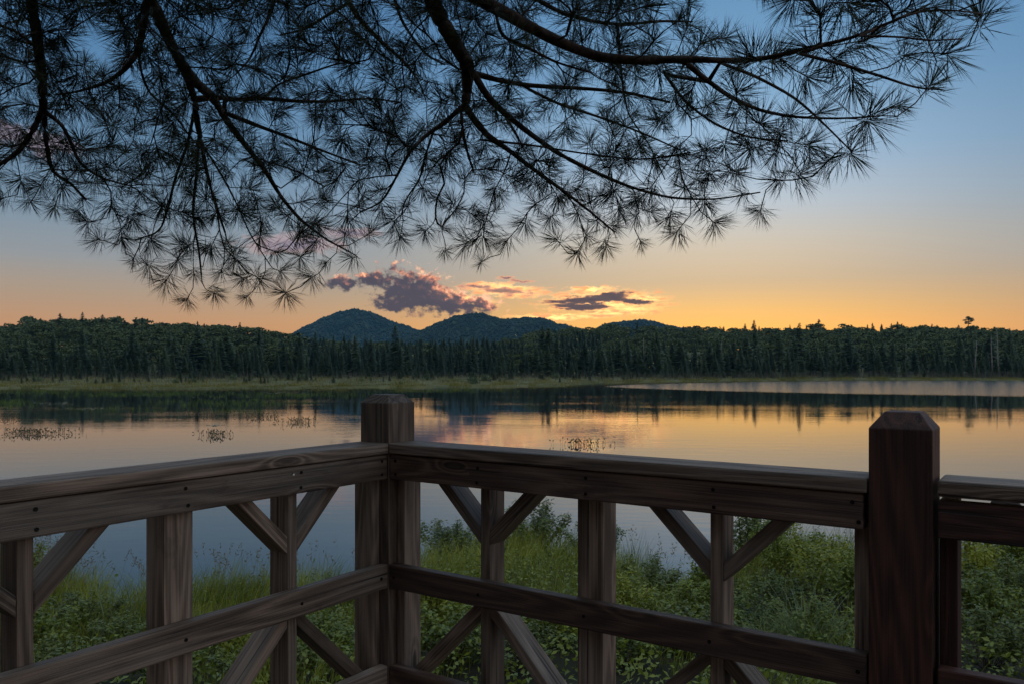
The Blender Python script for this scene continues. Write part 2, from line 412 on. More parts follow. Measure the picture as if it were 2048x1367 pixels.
_ph = rng.uniform(0, 6.28, 64); _dr = rng.uniform(0, 6.28, 64)
def wob(x, y, s, k=0, octs=4):
    """cheap smooth noise of wavelength s"""
    x = np.asarray(x, float); y = np.asarray(y, float)
    r = 0; a = 1; tot = 0
    for o in range(octs):
        for j in range(3):
            i = (k * 7 + o * 3 + j) % 64
            r = r + a * np.sin((x * math.cos(_dr[i]) + y * math.sin(_dr[i])) * 6.283 / s * (1 + .23 * j) + _ph[i])
        tot += 2 * a; a *= .5; s *= .47
    return r / tot

# ------------------------------------------------------------------ the lake and the land
def grid(name, us, vs_, fn, mats, smooth_=True):
    U, Vv = np.meshgrid(us, vs_, indexing='ij')
    X, Y, Z = fn(U, Vv)
    V = np.stack([X, Y, Z], -1).reshape(-1, 3)
    nu, nv = len(us), len(vs_)
    i, j = np.meshgrid(np.arange(nu - 1), np.arange(nv - 1), indexing='ij')
    a = (i * nv + j).ravel()
    Fc = np.stack([a, a + nv, a + nv + 1, a + 1], 1)
    return mesh_np(name, V, Fc, mats, smooth=smooth_)

me = mesh_np('water', np.array([(-1500, -30, 0), (1500, -30, 0), (1500, 700, 0), (-1500, 700, 0)]), np.array([(0, 1, 2, 3)]), [M['water']])
link('lake_water', me, kind='structure')

SHORE = [(-40, 10), (-14, 11.5), (-8, 12.6), (-5.5, 11.0), (-3.6, 11.2), (-2, 11.6), (-1.2, 13.6), (0.2, 14.6), (1.4, 13.6), (2.1, 11.6), (2.8, 11.4), (3.6, 13.2), (5.0, 13.6), (6.2, 12.4), (8, 13.2), (14, 13), (40, 10)]
def shoreY(x): return interp(x, SHORE) + .35 * wob(x, x * 0, 2.3, 3)
def bankZ(x, y):
    s = shoreY(x) - y
    z = -.25 + .42 * smooth(s, -1.2, 1.5) + .5 * smooth(s, 1.0, 7.5) + .5 * smooth(s, 7, 14)
    return z + .07 * wob(x, y, 3.0, 5) * smooth(s, 0, 2)
link('ground', grid('ground', np.linspace(-45, 45, 181), np.concatenate([np.linspace(-60, 0, 13)[:-1], np.linspace(0, 18, 73)]), lambda U, V: (U, V, bankZ(U, V)), [M['soil']]), kind='structure')
# lake bed / base land under everything
me = mesh_np('lake_bed', np.array([(-4000, -3000, -2.5), (4000, -3000, -2.5), (4000, 4500, -2.5), (-4000, 4500, -2.5)]), np.array([(0, 1, 2, 3)]), [M['soil']])
link('lake_bed', me, kind='structure')

# far shore: polar terrain by photo column
RIDGE = [(-600, 655), (0, 650), (60, 642), (130, 638), (250, 643), (350, 646), (450, 651), (520, 659), (600, 672), (700, 681), (800, 686), (900, 688), (980, 683), (1050, 670), (1120, 658), (1200, 652), (1300, 654), (1400, 656), (1500, 657), (1640, 657), (1750, 657), (1850, 651), (1950, 655), (2048, 659), (2700, 655)]
RD = [(-600, 460), (300, 470), (600, 430), (950, 430), (1150, 640), (1400, 620), (1700, 520), (2048, 470), (2700, 460)]
EDGE = [(-600, 122), (0, 121), (300, 118), (600, 120), (800, 122), (1000, 128), (1120, 140), (1230, 165), (1400, 182), (1600, 196), (1800, 200), (2048, 190), (2700, 150)]
FRONT = [(-600, 202), (0, 198), (700, 206), (1100, 206), (1400, 208), (1700, 212), (1950, 208), (2048, 202), (2700, 190)]
TREE_H = 17.0
def landZ(px, dep):
    e = interp(px, EDGE) + (5 * wob(px, px * 0, 160, 9) + 3.5 * wob(px, px * 0, 31, 17)); fr = interp(px, FRONT); rd = interp(px, RD)
    zr = CZ + (HY - interp(px, RIDGE)) / F * rd - TREE_H
    z = -1.0 + 1.2 * smooth(dep - e, -3, .6) + .25 * smooth(dep, e, fr)
    z = z + np.maximum(zr, .2) * smooth(dep, fr + 15, rd) - 25 * smooth(dep, rd + 80, rd + 900) * (zr > 3)
    return z
pxs = np.linspace(-700, 2800, 176); deps = np.concatenate([np.linspace(105, 215, 56), np.linspace(220, 760, 50), np.linspace(800, 3200, 20)])
link('far_shore', grid('far_shore', pxs, deps, lambda U, V: ((U - 1024) / F * V, V, landZ(U, V)), [M['forestfloor']]), kind='structure')

# mountains
def mountain(name, prof, D, depth, seed):
    a = np.array(prof, float); lo, hi = a[0, 0] - 40, a[-1, 0] + 40
    us = np.linspace(lo, hi, 160); vs_ = np.linspace(-1, 1, 60)
    def hz(U, V):
        ridge = CZ + (HY - 3 + 1.6 * wob(U, U * 0, 34, seed + 2) + 1.0 * wob(U, U * 0, 9, seed + 3) - np.interp(U, a[:, 0], a[:, 1], left=HY + 10, right=HY + 10)) / F * D
        bell = np.cos(np.clip(V, -1, 1) * math.pi / 2) ** 1.15
        return ridge * bell * (1 + .22 * wob(U * 1.2, V * 200, 90, seed) * (1 - bell ** 3)) - 3
    fn = lambda U, V: ((U - 1024) / F * (D + V * depth), D + V * depth, hz(U, V))
    mo = link(name, grid(name, us, vs_, fn, [M['mount']]), kind='structure')
    n = int((hi - lo) * 24)
    pu = rng.uniform(lo, hi, n); pv = rng.uniform(-.95, .12, n); pv[: n // 5] = rng.normal(0, .05, n // 5)
    x, y, z = fn(pu, pv); k = z > 2
    x, y, z = x[k], y[k], z[k]; N = len(x)
    h = rng.uniform(4, 6.5, N) * D / 2300; r = h * rng.uniform(.4, .7, N)
    tall = rng.random(N) < .05; h[tall] *= 1.4; r[tall] *= .6
    an = rng.uniform(0, 6.28, N); V = np.zeros((N, 6, 3))
    for q in range(4):
        V[:, q] = np.stack([x + r * np.cos(an + q * 1.571), y + r * np.sin(an + q * 1.571), z + h * rng.uniform(.25, .6, N)], 1)
    V[:, 4] = np.stack([x + r * .2, y, z + h], 1); V[:, 5] = np.stack([x, y, z - 1], 1)
    f = np.array([(0, 1, 4), (1, 2, 4), (2, 3, 4), (3, 0, 4), (1, 0, 5), (2, 1, 5), (3, 2, 5), (0, 3, 5)])
    Fc = (f[None] + (np.arange(N) * 6)[:, None, None]).reshape(-1, 3)
    return V.reshape(-1, 3), Fc
mf = [mountain('mountain', [(575, 672), (600, 657), (640, 637), (680, 622), (715, 617), (742, 623), (780, 640), (820, 653), (850, 662), (900, 680)], 2700, 500, 2),
      mountain('mountain', [(770, 690), (830, 664), (870, 647), (905, 632), (940, 626), (965, 625), (985, 633), (1010, 637), (1050, 634), (1085, 634), (1110, 644), (1150, 653), (1210, 668)], 2100, 420, 5),
      mountain('mountain', [(1150, 680), (1200, 651), (1225, 643), (1255, 640), (1290, 638), (1315, 643), (1340, 650), (1400, 660), (1460, 672)], 2300, 380, 8)]
V, Fc, _ = merge(mf)
link('mountain_woods', mesh_np('mountain_woods', V, Fc, [M['mount']]), kind='stuff', label='dense dark forest covering the blue mountains across the lake', category='forest')

# ------------------------------------------------------------------ far trees
def hardwood(seed):
    r = np.random.default_rng(seed); H = 1.0
    parts = []
    tr = tube([(0, 0, -.02), (.005, .004, .25), (.01, -.005, .55), (0, 0, .8)], [.014, .011, .008, .003], 5)
    nl = r.integers(12, 17); C = []
    for i in range(nl):
        zz = r.uniform(.22, .90); rr = .25 * math.sqrt(max(.05, 1 - ((zz - .55) / .45) ** 2)); a = r.uniform(0, 6.28)
        C.append((math.cos(a) * rr * r.uniform(.2, 1), math.sin(a) * rr * r.uniform(.2, 1), zz, r.uniform(.085, .15)))
    P_, N_ = [], []
    for (x, y, z, s) in C:
        n = int(46 * (s / .12) ** 2)
        v = r.normal(size=(n, 3)); v /= np.linalg.norm(v, axis=1)[:, None]; v[:, 2] = np.abs(v[:, 2]) * .9 + v[:, 2] * .1
        P_.append(np.array([x, y, z]) + v * s * r.uniform(.75, 1.05, n)[:, None] * np.array([1, 1, .75])); N_.append(v + r.normal(size=(n, 3)) * .5)
    p = np.concatenate(P_); nn = np.concatenate(N_)
    lv = leaves(p, nn, r.uniform(.045, .085, len(p)), r.uniform(.04, .07, len(p)))
    return merge([(tr[0], tr[1], np.zeros(len(tr[1]), int)), (lv[0], lv[1], np.ones(len(lv[1]), int))])

def conifer(seed, wid, dens, droop, bare=.12):
    r = np.random.default_rng(seed)
    tr = tube([(0, 0, -.02), (0, 0, .5), (0, 0, 1.0)], [.012, .008, .001], 4)
    P_, V, Fc, k = [], [], [], 0
    nlev = 26
    for i in range(nlev):
        z = bare + (1 - bare) * (i / nlev) ** .9
        rad = wid * (1 - (z - bare) / (1 - bare)) ** .8 + .012
        for j in range(dens):
            a = r.uniform(0, 6.28); l = rad * r.uniform(.55, 1.15); w_ = l * r.uniform(.2, .36) + .006
            dz = -l * droop * r.uniform(.5, 1.3); zz = z + r.uniform(-.015, .015)
            ca, sa = math.cos(a), math.sin(a)
            V += [(0, 0, zz), (ca * l * .6 - sa * w_, sa * l * .6 + ca * w_, zz + dz * .7 - .004), (ca * l, sa * l, zz + dz), (ca * l * .6 + sa * w_, sa * l * .6 - ca * w_, zz + dz * .7 - .012)]
            Fc += [(k, k + 1, k + 2), (k, k + 2, k + 3)]; k += 4
    return merge([(tr[0], tr[1], np.zeros(len(tr[1]), int)), (np.array(V), np.array(Fc), np.ones(len(Fc), int))])

def snag(seed):
    r = np.random.default_rng(seed)
    parts = [tube([(0, 0, -.02), (.004, .002, .4), (-.003, .004, .8), (0, .002, 1)], [.012, .009, .006, .002], 5)]
    for i in range(9):
        z = r.uniform(.35, .95); a = r.uniform(0, 6.28); l = .10 * (1.15 - z) * r.uniform(.5, 1.4)
        parts.append(tube([(0, 0, z), (math.cos(a) * l, math.sin(a) * l, z + l * r.uniform(-.3, .5))], [.004, .001], 4))
    return merge(parts)

def place(px, dep, jit=True):
    return np.array([(px - 1024) / F * dep, dep, float(landZ(np.array([px]), np.array([dep]))[0])])

HV = [hardwood(100 + i) for i in range(7)]
SV = [conifer(200 + i, .17 + .035 * (i % 3), 13, .35) for i in range(5)]
TV = [conifer(300 + i, .23 + .045 * (i % 3), 13, .12, .05) for i in range(5)]
GV = [snag(400 + i) for i in range(4)]
HM = [mesh_np('hardwood_tree', v[0], v[1], [M['bark'], M['hard']], v[2]) for v in HV]
SM = [mesh_np('spruce_tree', v[0], v[1], [M['bark'], M['spruce']], v[2]) for v in SV]
TM = [mesh_np('tamarack_tree', v[0], v[1], [M['bark'], M['tamarack']], v[2]) for v in TV]
GM = [mesh_np('dead_tree', v[0], v[1], [M['dead']]) for v in GV]

def poisson(n, pxr, dfn, cell):
    pts = []; seen = {}
    for _ in range(n):
        px = rng.uniform(*pxr); dep = dfn(px)
        x = (px - 1024) / F * dep; key = (int(x // cell), int(dep // cell))
        if key in seen: continue
        seen[key] = 1; pts.append((px, dep))
    return pts
def xf(v, s, sw, a, p):
    c, sn = math.cos(a), math.sin(a); V = v[0]
    X = (V[:, 0] * c - V[:, 1] * sn) * s * sw; Y = (V[:, 0] * sn + V[:, 1] * c) * s * sw
    return np.stack([X + p[0], Y + p[1], V[:, 2] * s + p[2]], 1), v[1], v[2]

def plant(kind, pts, meshes, arrs, hfn, mats, label, cat, group, nmax, mass_name, mass_label, wfn=lambda: random.uniform(.85, 1.2)):
    pts = sorted(pts, key=lambda q: q[1])
    # largest in the photo = nearest ones inside the frame
    inside = [q for q in pts if -30 < q[0] < 2080]; outside = [q for q in pts if not (-30 < q[0] < 2080)]
    single = inside[:nmax]; rest = inside[nmax:] + outside
    for (px, dep) in single:
        p = place(px, dep); h = hfn(px, dep); i = random.randrange(len(meshes))
        o = link(kind, meshes[i], None, p, label=label, category=cat, group=group)
        sw = wfn(); o.scale = (h * sw, h * sw, h); o.rotation_euler = (random.uniform(-.03, .03), random.uniform(-.03, .03), random.uniform(0, 6.28))
    parts = []
    for (px, dep) in rest:
        p = place(px, dep); h = hfn(px, dep); i = random.randrange(len(arrs))
        parts.append(xf(arrs[i], h, wfn(), random.uniform(0, 6.28), p))
    if parts:
        V, Fc, I = merge(parts)
        link(mass_name, mesh_np(mass_name, V, Fc, mats, I), kind='stuff', label=mass_label, category='forest')

# bog-edge conifers in front
def conifer_d(px):
    fr = float(interp(px, FRONT)); return fr + abs(random.gauss(0, 26)) + random.uniform(-6, 8)
spr, tam = [], []
for (px, dep) in poisson(1250, (-250, 2300), conifer_d, 4.6):
    dark = smooth(px, 560, 700) * (1 - smooth(px, 1000, 1120)) * .6 + .25
    (spr if random.random() < dark else tam).append((px, dep))
def con_h(px, dep):
    fr = float(interp(px, FRONT)); base = 3.0 + 5.2 * min(1, max(0, (dep - fr + 6) / 34))
    return max(1.8, base * (1 + .35 * float(wob(px, dep * 3, 75, 33))) * random.choice((.5, .7, .9, 1.0, 1.15, 1.5)) * random.uniform(.85, 1.15))
plant('spruce_tree', spr, SM, SV, con_h, [M['bark'], M['spruce']], 'narrow dark spruce along the marsh edge across the lake', 'tree', 'spruces at the far marsh edge', 290, 'spruce_mass', 'far spruces merging into the forest edge across the lake')
plant('tamarack_tree', tam, TM, TV, con_h, [M['bark'], M['tamarack']], 'slender pale green tamarack along the marsh edge across the lake', 'tree', 'tamaracks at the far marsh edge', 290, 'tamarack_mass', 'far tamaracks merging into the pale forest edge')
def top_h_(px, dep):
    yt = 697 - 14 * float(smooth(dep, 230, 400)) - 22 * float(smooth(px, 1000, 1200)) * float(smooth(dep, 230, 400)) - 10 * float(smooth(-px, -640, -560)) + random.gauss(0, 6)
    return CZ + (HY - yt) / F * dep - place(px, dep)[2]
young = []
for _ in range(420):
    px = random.uniform(-100, 2150); fr = float(interp(px, FRONT)); ed = float(interp(px, EDGE)) + 14
    dep = fr - (fr - ed) * random.random() ** 1.9
    if wob(px, dep * 4, 120, 36) < -.25: continue
    young.append(xf(random.choice(TV), random.uniform(.9, 2.6) * (.55 + .45 * (dep - ed) / max(1, fr - ed)), random.uniform(1.0, 1.7), random.uniform(0, 6.28), place(px, dep)))
V, Fc, I = merge(young)
link('young_tamaracks', mesh_np('young_tamaracks', V, Fc, [M['bark'], M['tamarack']], I), kind='stuff', label='scattered knee-high young tamaracks thinning out over the far marsh', category='saplings')
# dark spruce belt behind, in the dip below the mountains
belt = poisson(700, (540, 1200), lambda px: random.uniform(235, 430), 5.0)
parts = [xf(random.choice(SV), max(6, min(22, float(top_h_(px, dep)))), random.uniform(.9, 1.3), random.uniform(0, 6.28), place(px, dep)) for px, dep in belt]
V, Fc, I = merge(parts)
link('spruce_belt', mesh_np('spruce_belt', V, Fc, [M['bark'], M['spruce']], I), kind='stuff', label='dark belt of tall spruces below the mountains', category='forest')
def top_h(px, dep, y0, jit):
    fr = float(interp(px, FRONT)); rd = float(interp(px, RD)); ry = float(interp(px, RIDGE))
    yt = y0 + (ry + 3 + 5 * float(wob(px, px * 0, 70, 14)) - y0) * float(smooth(dep, fr, rd)) ** .8 + random.gauss(0, jit)
    return CZ + (HY - yt) / F * dep - place(px, dep)[2]
def hard_h(px, dep):
    return min(23, max(6.0, top_h(px, dep, 706, 3.8)))
# hardwoods on the rising ground
def hard_d(px):
    fr = float(interp(px, FRONT)); rd = float(interp(px, RD)); return fr + 30 + (rd + 45 - fr - 30) * random.random() ** .8
hp = [q for q in poisson(2600, (-350, 2450), hard_d, 7.0) if not (600 < q[0] < 1010 and random.random() < .75)]
plant('hardwood_tree', hp, HM, HV, hard_h, [M['bark'], M['hard']], 'rounded green hardwood tree on the wooded slope across the lake', 'tree', 'hardwoods on the far slope', 290, 'hardwood_mass', 'green hardwood canopy covering the hills across the lake', lambda: random.uniform(1.15, 1.7))
# spruces poking out of the ridge line
for (px, h, w_) in [(1385, 19, 1), (1490, 22, 1.2), (1508, 25, 1.3), (1518, 20, 1), (1580, 21, 1), (1638, 25, 1.6), (1648, 20, 1.1), (1735, 21, 1), (1745, 22, 1), (1795, 22, 1), (1275, 24, .9), (205, 22, 1.5), (120, 22, 1.6), (165, 23, 1.2), (285, 21, 1.4), (480, 21, 1.1), (560, 19, .9), (395, 20, 1.2), (1100, 20, 1), (1440, 20, 1)] + [(random.uniform(1340, 2040), random.uniform(16.5, 21), random.uniform(.9, 1.5)) for _ in range(30)] + [(random.uniform(0, 560), random.uniform(16, 20), random.uniform(1, 1.6)) for _ in range(10)]:
    dep = float(interp(px, RD)) - 4; p = place(px, dep); h *= .92
    o = link('ridge_spruce', SM[random.randrange(5)], None, p, label='spruce spire poking above the ridge line across the lake', category='tree', group='spruce spires on the ridge line')
    o.scale = (h * w_, h * w_, h); o.rotation_euler[2] = random.uniform(0, 6.28)
for (px, dep, h) in [(705, 285, 13), (736, 280, 8), (1288, 262, 12), (1440, 262, 11), (1462, 256, 10), (1516, 250, 10), (1470, 250, 8), (300, 275, 10), (636, 275, 9), (1985, 214, 11), (1998, 216, 13), (1810, 236, 10), (1950, 220, 10), (420, 262, 7), (480, 258, 6), (190, 255, 6), (900, 262, 7)]:
    p = place(px, dep); o = link('dead_tree', GM[random.randrange(4)], None, p, label='bare pale dead trunk standing among the far shore trees', category='dead tree', group='dead snags on the far shore'); o.scale = (h * 1.5, h * 1.5, h); o.rotation_euler = (random.uniform(-.05, .05), random.uniform(-.05, .05), random.uniform(0, 6))
# the lone flat-topped pine above the ridge at right
def lone_pine():
    dep = float(interp(1937, RD)) - 6; p = place(1937, dep)
    topz = CZ + (HY - 633) / F * dep; H = topz - p[2]
    root = empty('lone_pine', p, label='lone wind-shaped pine standing above the ridge at far right', category='tree')
    v, f = tube([(0, 0, 0), (.1, 0, H * .5), (-.1, 0, H * .8), (.15, 0, H * .98)], [.35, .28, .2, .05], 6)
    link('trunk', mesh_np('trunk', v, f, [M['bark']]), root)
    r = np.random.default_rng(5); P_, N_ = [], []
    for (cx, cz, sx, sz) in [(.2, .985, 1.3, .5), (-.6, .955, 1.5, .5), (1.3, .945, 1.6, .55), (.4, .92, 1.8, .5), (-1.6, .905, 1.5, .45), (2.3, .905, 1.5, .4), (1.0, .875, 1.5, .4), (-1.0, .855, 1.5, .4), (-1.6, .82, .9, .3), (.9, .82, 1.2, .3)]:
        n = 120; q = r.normal(size=(n, 3)); q /= np.linalg.norm(q, axis=1)[:, None]
        P_.append(np.array([cx, r.uniform(-.8, .8), cz * H]) + q * np.array([sx, sx, sz]) * r.uniform(.4, 1, n)[:, None]); N_.append(q + np.array([0, 0, .8]))
    p_ = np.concatenate(P_); v, f = leaves(p_, np.concatenate(N_), .55, .35)
    link('crown', mesh_np('crown', v, f, [M['spruce']]), root)
lone_pine()

# ------------------------------------------------------------------ marsh grass, emergent patches
N = 24000
px = rng.uniform(-200, 2250, N); e = interp(px, EDGE) + (5 * wob(px, px * 0, 160, 9) + 3.5 * wob(px, px * 0, 31, 17)); fr = interp(px, FRONT)
dep = e - .5 + (fr + 10 - e) * rng.random(N) ** 1.8
base = np.stack([(px - 1024) / F * dep, dep, landZ(px, dep) - .03], 1)
clump = np.repeat(base, 5, 0) + rng.normal(size=(N * 5, 3)) * np.array([.35, .35, 0])
tus = np.clip(wob(base[:, 0], base[:, 1] * .5, 9, 22) + .5, .15, 1.5)
L = np.repeat(rng.uniform(.25, .7, N) * tus * (1 + .6 * smooth(dep - e, 20, 110)), 5) * rng.uniform(.6, 1.3, N * 5)
v, f = blades(clump, L, np.full(len(L), .05), rng.uniform(0, 6.28, len(L)), rng.uniform(0, .35, len(L)), rng.uniform(.1, .7, len(L)), 2)
link('marsh_grass', mesh_np('marsh_grass', v, f, [M['marsh']]), kind='stuff', label='yellow green marsh grass along the far waterline', category='grass')
# grey leafless brush at the foot of the far trees
N = 7500
px = rng.uniform(-200, 2250, N); fr = interp(px, FRONT); dep = fr - rng.random(N) ** 1.5 * 62 + 6; dep = np.maximum(dep, interp(px, EDGE) + 9)
base = np.stack([(px - 1024) / F * dep, dep, landZ(px, dep) - .05], 1)
v, f = blades(base, rng.uniform(1.0, 2.6, N) * (1 - .6 * smooth(fr - dep, 0, 55)), np.full(N, .07), rng.uniform(0, 6.28, N), rng.uniform(0, .25, N), rng.uniform(-.1, .2, N), 2)
M['brush'] = foliage_mat('grey_brush', (.085, .085, .068), (.190, .180, .150), .1, 0, .8, 0, .2, True)
link('brush', mesh_np('brush', v, f, [M['brush']]), kind='stuff', label='thin grey brush at the foot of the far trees', category='brush')
# low bushes dotted over the marsh
def bush(seed):
    r = np.random.default_rng(seed); q = r.normal(size=(260, 3)); q /= np.linalg.norm(q, axis=1)[:, None]; q[:, 2] = np.abs(q[:, 2])
    p = q * np.array([.6, .6, 1]) * r.uniform(.4, 1, 260)[:, None] * (1 + .3 * np.sin(q[:, :1] * 7 + seed))
    return leaves(p, q + r.normal(size=q.shape) * .5, .16, .12)
BM = [mesh_np('marsh_bush', *bush(i), [M['tamarack']]) for i in range(3)]
for i in range(34):
    px = random.uniform(-20, 1750); dep = float(interp(px, EDGE)) + 12 + random.random() ** .6 * max(8, float(interp(px, FRONT)) - float(interp(px, EDGE)) - 14); s = random.uniform(.6, 1.7)
    o = link('marsh_bush', BM[i % 3], None, place(px, dep), label='low bush standing in the far marsh grass', category='bush', group='bushes dotted over the far marsh'); o.scale = (s * 1.3, s * 1.3, s); o.rotation_euler[2] = i * 1.7
# floating / emergent grass in the shallows
ev = []
for (cx, cy, rx, ry, n) in [(15, 806, 55, 7, 900), (300, 787, 260, 5, 2600), (430, 806, 150, 6, 800), (620, 789, 160, 5, 1500), (540, 803, 110, 5, 500), (860, 780, 160, 3, 1100), (250, 818, 160, 4, 350), (470, 822, 80, 4, 250), (90, 783, 110, 4, 700)]:
    n = int(n * .8); px = rng.normal(cx, rx * .5, n); py = rng.normal(cy, ry * .5, n); kp = wob(px, py * 6, 55, 27) > -.1; px, py = px[kp], py[kp]; n = len(px); py += .5 * ry * wob(px, py, 60, 4); py = np.maximum(py, 772)
    dep = CZ * F / (py - HY)
    base = np.stack([(px - 1024) / F * dep, dep, np.full(n, -.03)], 1)
    ev.append(blades(base, rng.uniform(.16, .42, n), np.full(n, .05), rng.uniform(0, 6.28, n), rng.uniform(0, .5, n), rng.uniform(.1, .8, n), 2))
v, f, _ = merge(ev)
link('emergent_grass', mesh_np('emergent_grass', v, f, [M['emergent']]), kind='stuff', label='sparse green grass growing out of the shallow water at left', category='grass')
# lily pads
pv = []
for (cx, cy, rx, ry, n) in [(650, 774, 70, 1.5, 50), (870, 778, 40, 1.5, 30), (95, 806, 60, 3, 40), (180, 816, 60, 2, 25), (430, 795, 60, 3, 25), (1420, 757, 120, 1, 40), (1700, 759, 200, 1, 60), (1000, 774, 60, 1, 20), (430, 849, 25, 2, 16), (560, 784, 60, 2, 20)]:
    for i in range(n):
        px = random.gauss(cx, rx * .5); py = random.gauss(cy, ry * .6); dep = CZ * F / (max(py, 755) - HY); r_ = random.uniform(.08, .16) * (1 if dep < 90 else 2.2)
        a0 = random.uniform(0, 6.28); q = [(0, 0, .008)] + [(r_ * math.cos(a0 + .25 + k * .96), r_ * math.sin(a0 + .25 + k * .96), .012) for k in range(7)]
        pv.append((np.array(q) + np.array([(px - 1024) / F * dep, dep, 0]), np.array([(0, k, k + 1) for k in range(1, 7)])))
v, f, _ = merge(pv)
link('lily_pads', mesh_np('lily_pads', v, f, [M['pad']]), kind='stuff', label='small lily pads floating in streaks on the lake', category='lily pads')
# dark pickerelweed patches
for (cx, cy, rx, ry, n, lab) in [(62, 866, 62, 5, 150, 'dark upright water plants standing in the lake at far left'), (18, 836, 26, 4, 60, 'small dark water plant patch behind the far left one'),
                                 (432, 870, 28, 5, 60, 'isolated dark water plant clump in open water left of the corner post'), (522, 834, 38, 4, 80, 'dark water plants left of the corner post, nearer the far shore'),
                                 (597, 843, 32, 4, 75, 'dark water plant patch closest to the corner post on its left'), (415, 830, 42, 3, 55, 'thin row of water plants at the edge of the tree reflection'),
                                 (1162, 888, 42, 4, 60, 'dark water plant clump seen just above the right railing')]:
    n = int(n * 1.5); px = rng.normal(cx, rx * .6, n); py = rng.normal(cy, ry * .5, n); dep = CZ * F / (py - HY)
    p0 = np.array([(cx - 1024) / F * CZ * F / (cy - HY), CZ * F / (cy - HY), 0])
    base = np.stack([(px - 1024) / F * dep, dep, np.full(n, -.04)], 1) - p0
    L = rng.uniform(.10, .30, n)
    lean = rng.uniform(0, .3, n); aa = rng.uniform(0, 6.28, n)
    v1 = blades(base, L, np.full(n, .018), aa, lean, rng.uniform(0, .2, n), 2)
    tip = base + np.stack([np.cos(aa) * np.sin(lean) * L * .8, np.sin(aa) * np.sin(lean) * L * .8, np.cos(lean) * L * .8], 1)
    v2 = leaves(tip, rng.normal(size=(n, 3)) * np.array([1, 1, .3]), .12, .05, -1.2)
    link('pickerelweed_patch', mesh_np('pickerelweed_patch', *merge([v1, v2])[:2], [M['pickerel']]), None, p0, label=lab, category='water plants', kind='stuff')

# ------------------------------------------------------------------ near bank vegetation
def veg_h(x):   # how tall the bank growth is by position along the bank
    return interp(x, [(-12, 1.35), (-8, 1.3), (-6.4, 1.0), (-5, .9), (-3.2, .95), (-2.2, .8), (-1.3, .75), (0.2, .9), (1.5, .8), (2.3, .55), (3.4, .95), (5, 1.0), (6, .75), (8, .95), (12, 1)])
N = 76000
x = rng.uniform(-12, 12, N); s = rng.random(N) ** 1.25 * 8.2 - .35; y = shoreY(x) - s
k = (np.abs(x) < y * .86 + .8) & (y > 3.6) & (wob(x, y, 2.6, 12) + .25 * rng.normal(size=N) > -.35 + .55 * smooth(x, 2.2, 3.5) * smooth(s, .4, 2) + .5 * smooth(s, 3.5, 6))
x, y, s = x[k], y[k], s[k]; N = len(x)
L = rng.uniform(.4, .85, N) * (veg_h(x) * .8 + .3) * (.75 + .3 * wob(x, y, 1.1, 20))
base = np.stack([x, y, bankZ(x, y) - .02], 1)
az_ = wob(x, y, 3.0, 31) * 2.5 + rng.normal(0, .9, N)
v, f = blades(base, L, rng.uniform(.005, .011, N), az_, rng.uniform(.02, .35, N), rng.uniform(.2, 1.3, N), 4)
link('bank_grass', mesh_np('bank_grass', v, f, [M['grass']]), kind='stuff', label='long green grass covering the bank beyond the railing', category='grass')
# seed-head grasses and dry stalks
N = 280
x = rng.choice([-7.6, -6.6, -5.6, -4.6, -3.9, -3.0, -2.0, 2.2, 2.6, 5.0, 6.4, -6.9, -7.2, .9], N) + rng.normal(0, .45, N); y = shoreY(x) - rng.uniform(-.2, 1.6, N)
base = np.stack([x, y, bankZ(x, y)], 1); L = rng.uniform(.5, .85, N); aa = rng.uniform(0, 6.28, N); lean = rng.uniform(0, .25, N); cv = rng.uniform(.05, .5, N)
v1 = blades(base, L, np.full(N, .0045), aa, lean, cv, 4, .4)
hd = []
for q in (.80, .86, .92, .98):
    th = lean + cv * q * .5
    pt = base + np.stack([np.cos(aa) * np.sin(th) * L * q, np.sin(aa) * np.sin(th) * L * q, np.cos(th) * L * q], 1)
    for _ in range(3):
        hd.append(leaves(pt, rng.normal(size=(N, 3)), .045, .010, -1.0))
link('seed_grass', mesh_np('seed_grass', *merge([v1] + hd)[:2], [M['drygrass']]), kind='stuff', label='brownish seed heads of tall grass along the near waterline', category='grass')
# low leafy ground cover
N = 62000
x = rng.uniform(-10.5, 11, N); y = rng.uniform(3.8, 13.5, N); s = shoreY(x) - y
k = (s > .2) & (np.abs(x) < y * .86 + .6) & (wob(x, y, 1.7, 40) + .9 * smooth(s, 2, 5) + .6 * smooth(x, 1.5, 3) - .35 * smooth(-x, .5, 2) + .3 * rng.normal(size=N) > .25)
x, y = x[k], y[k]; N = len(x)
hh = (.10 + .38 * (wob(x, y, 1.0, 44) * .5 + .5)) * rng.random(N) ** .5 + .03
p = np.stack([x, y, bankZ(x, y) + hh], 1)
v, f = leaves(p, rng.normal(size=(N, 3)) * .6 + np.array([0, -.15, .9]), rng.uniform(.035, .075, N), rng.uniform(.02, .036, N))
link('ground_cover', mesh_np('ground_cover', v, f, [M['leaf']]), kind='stuff', label='low leafy ground cover under the shrubs on the bank', category='ground cover')

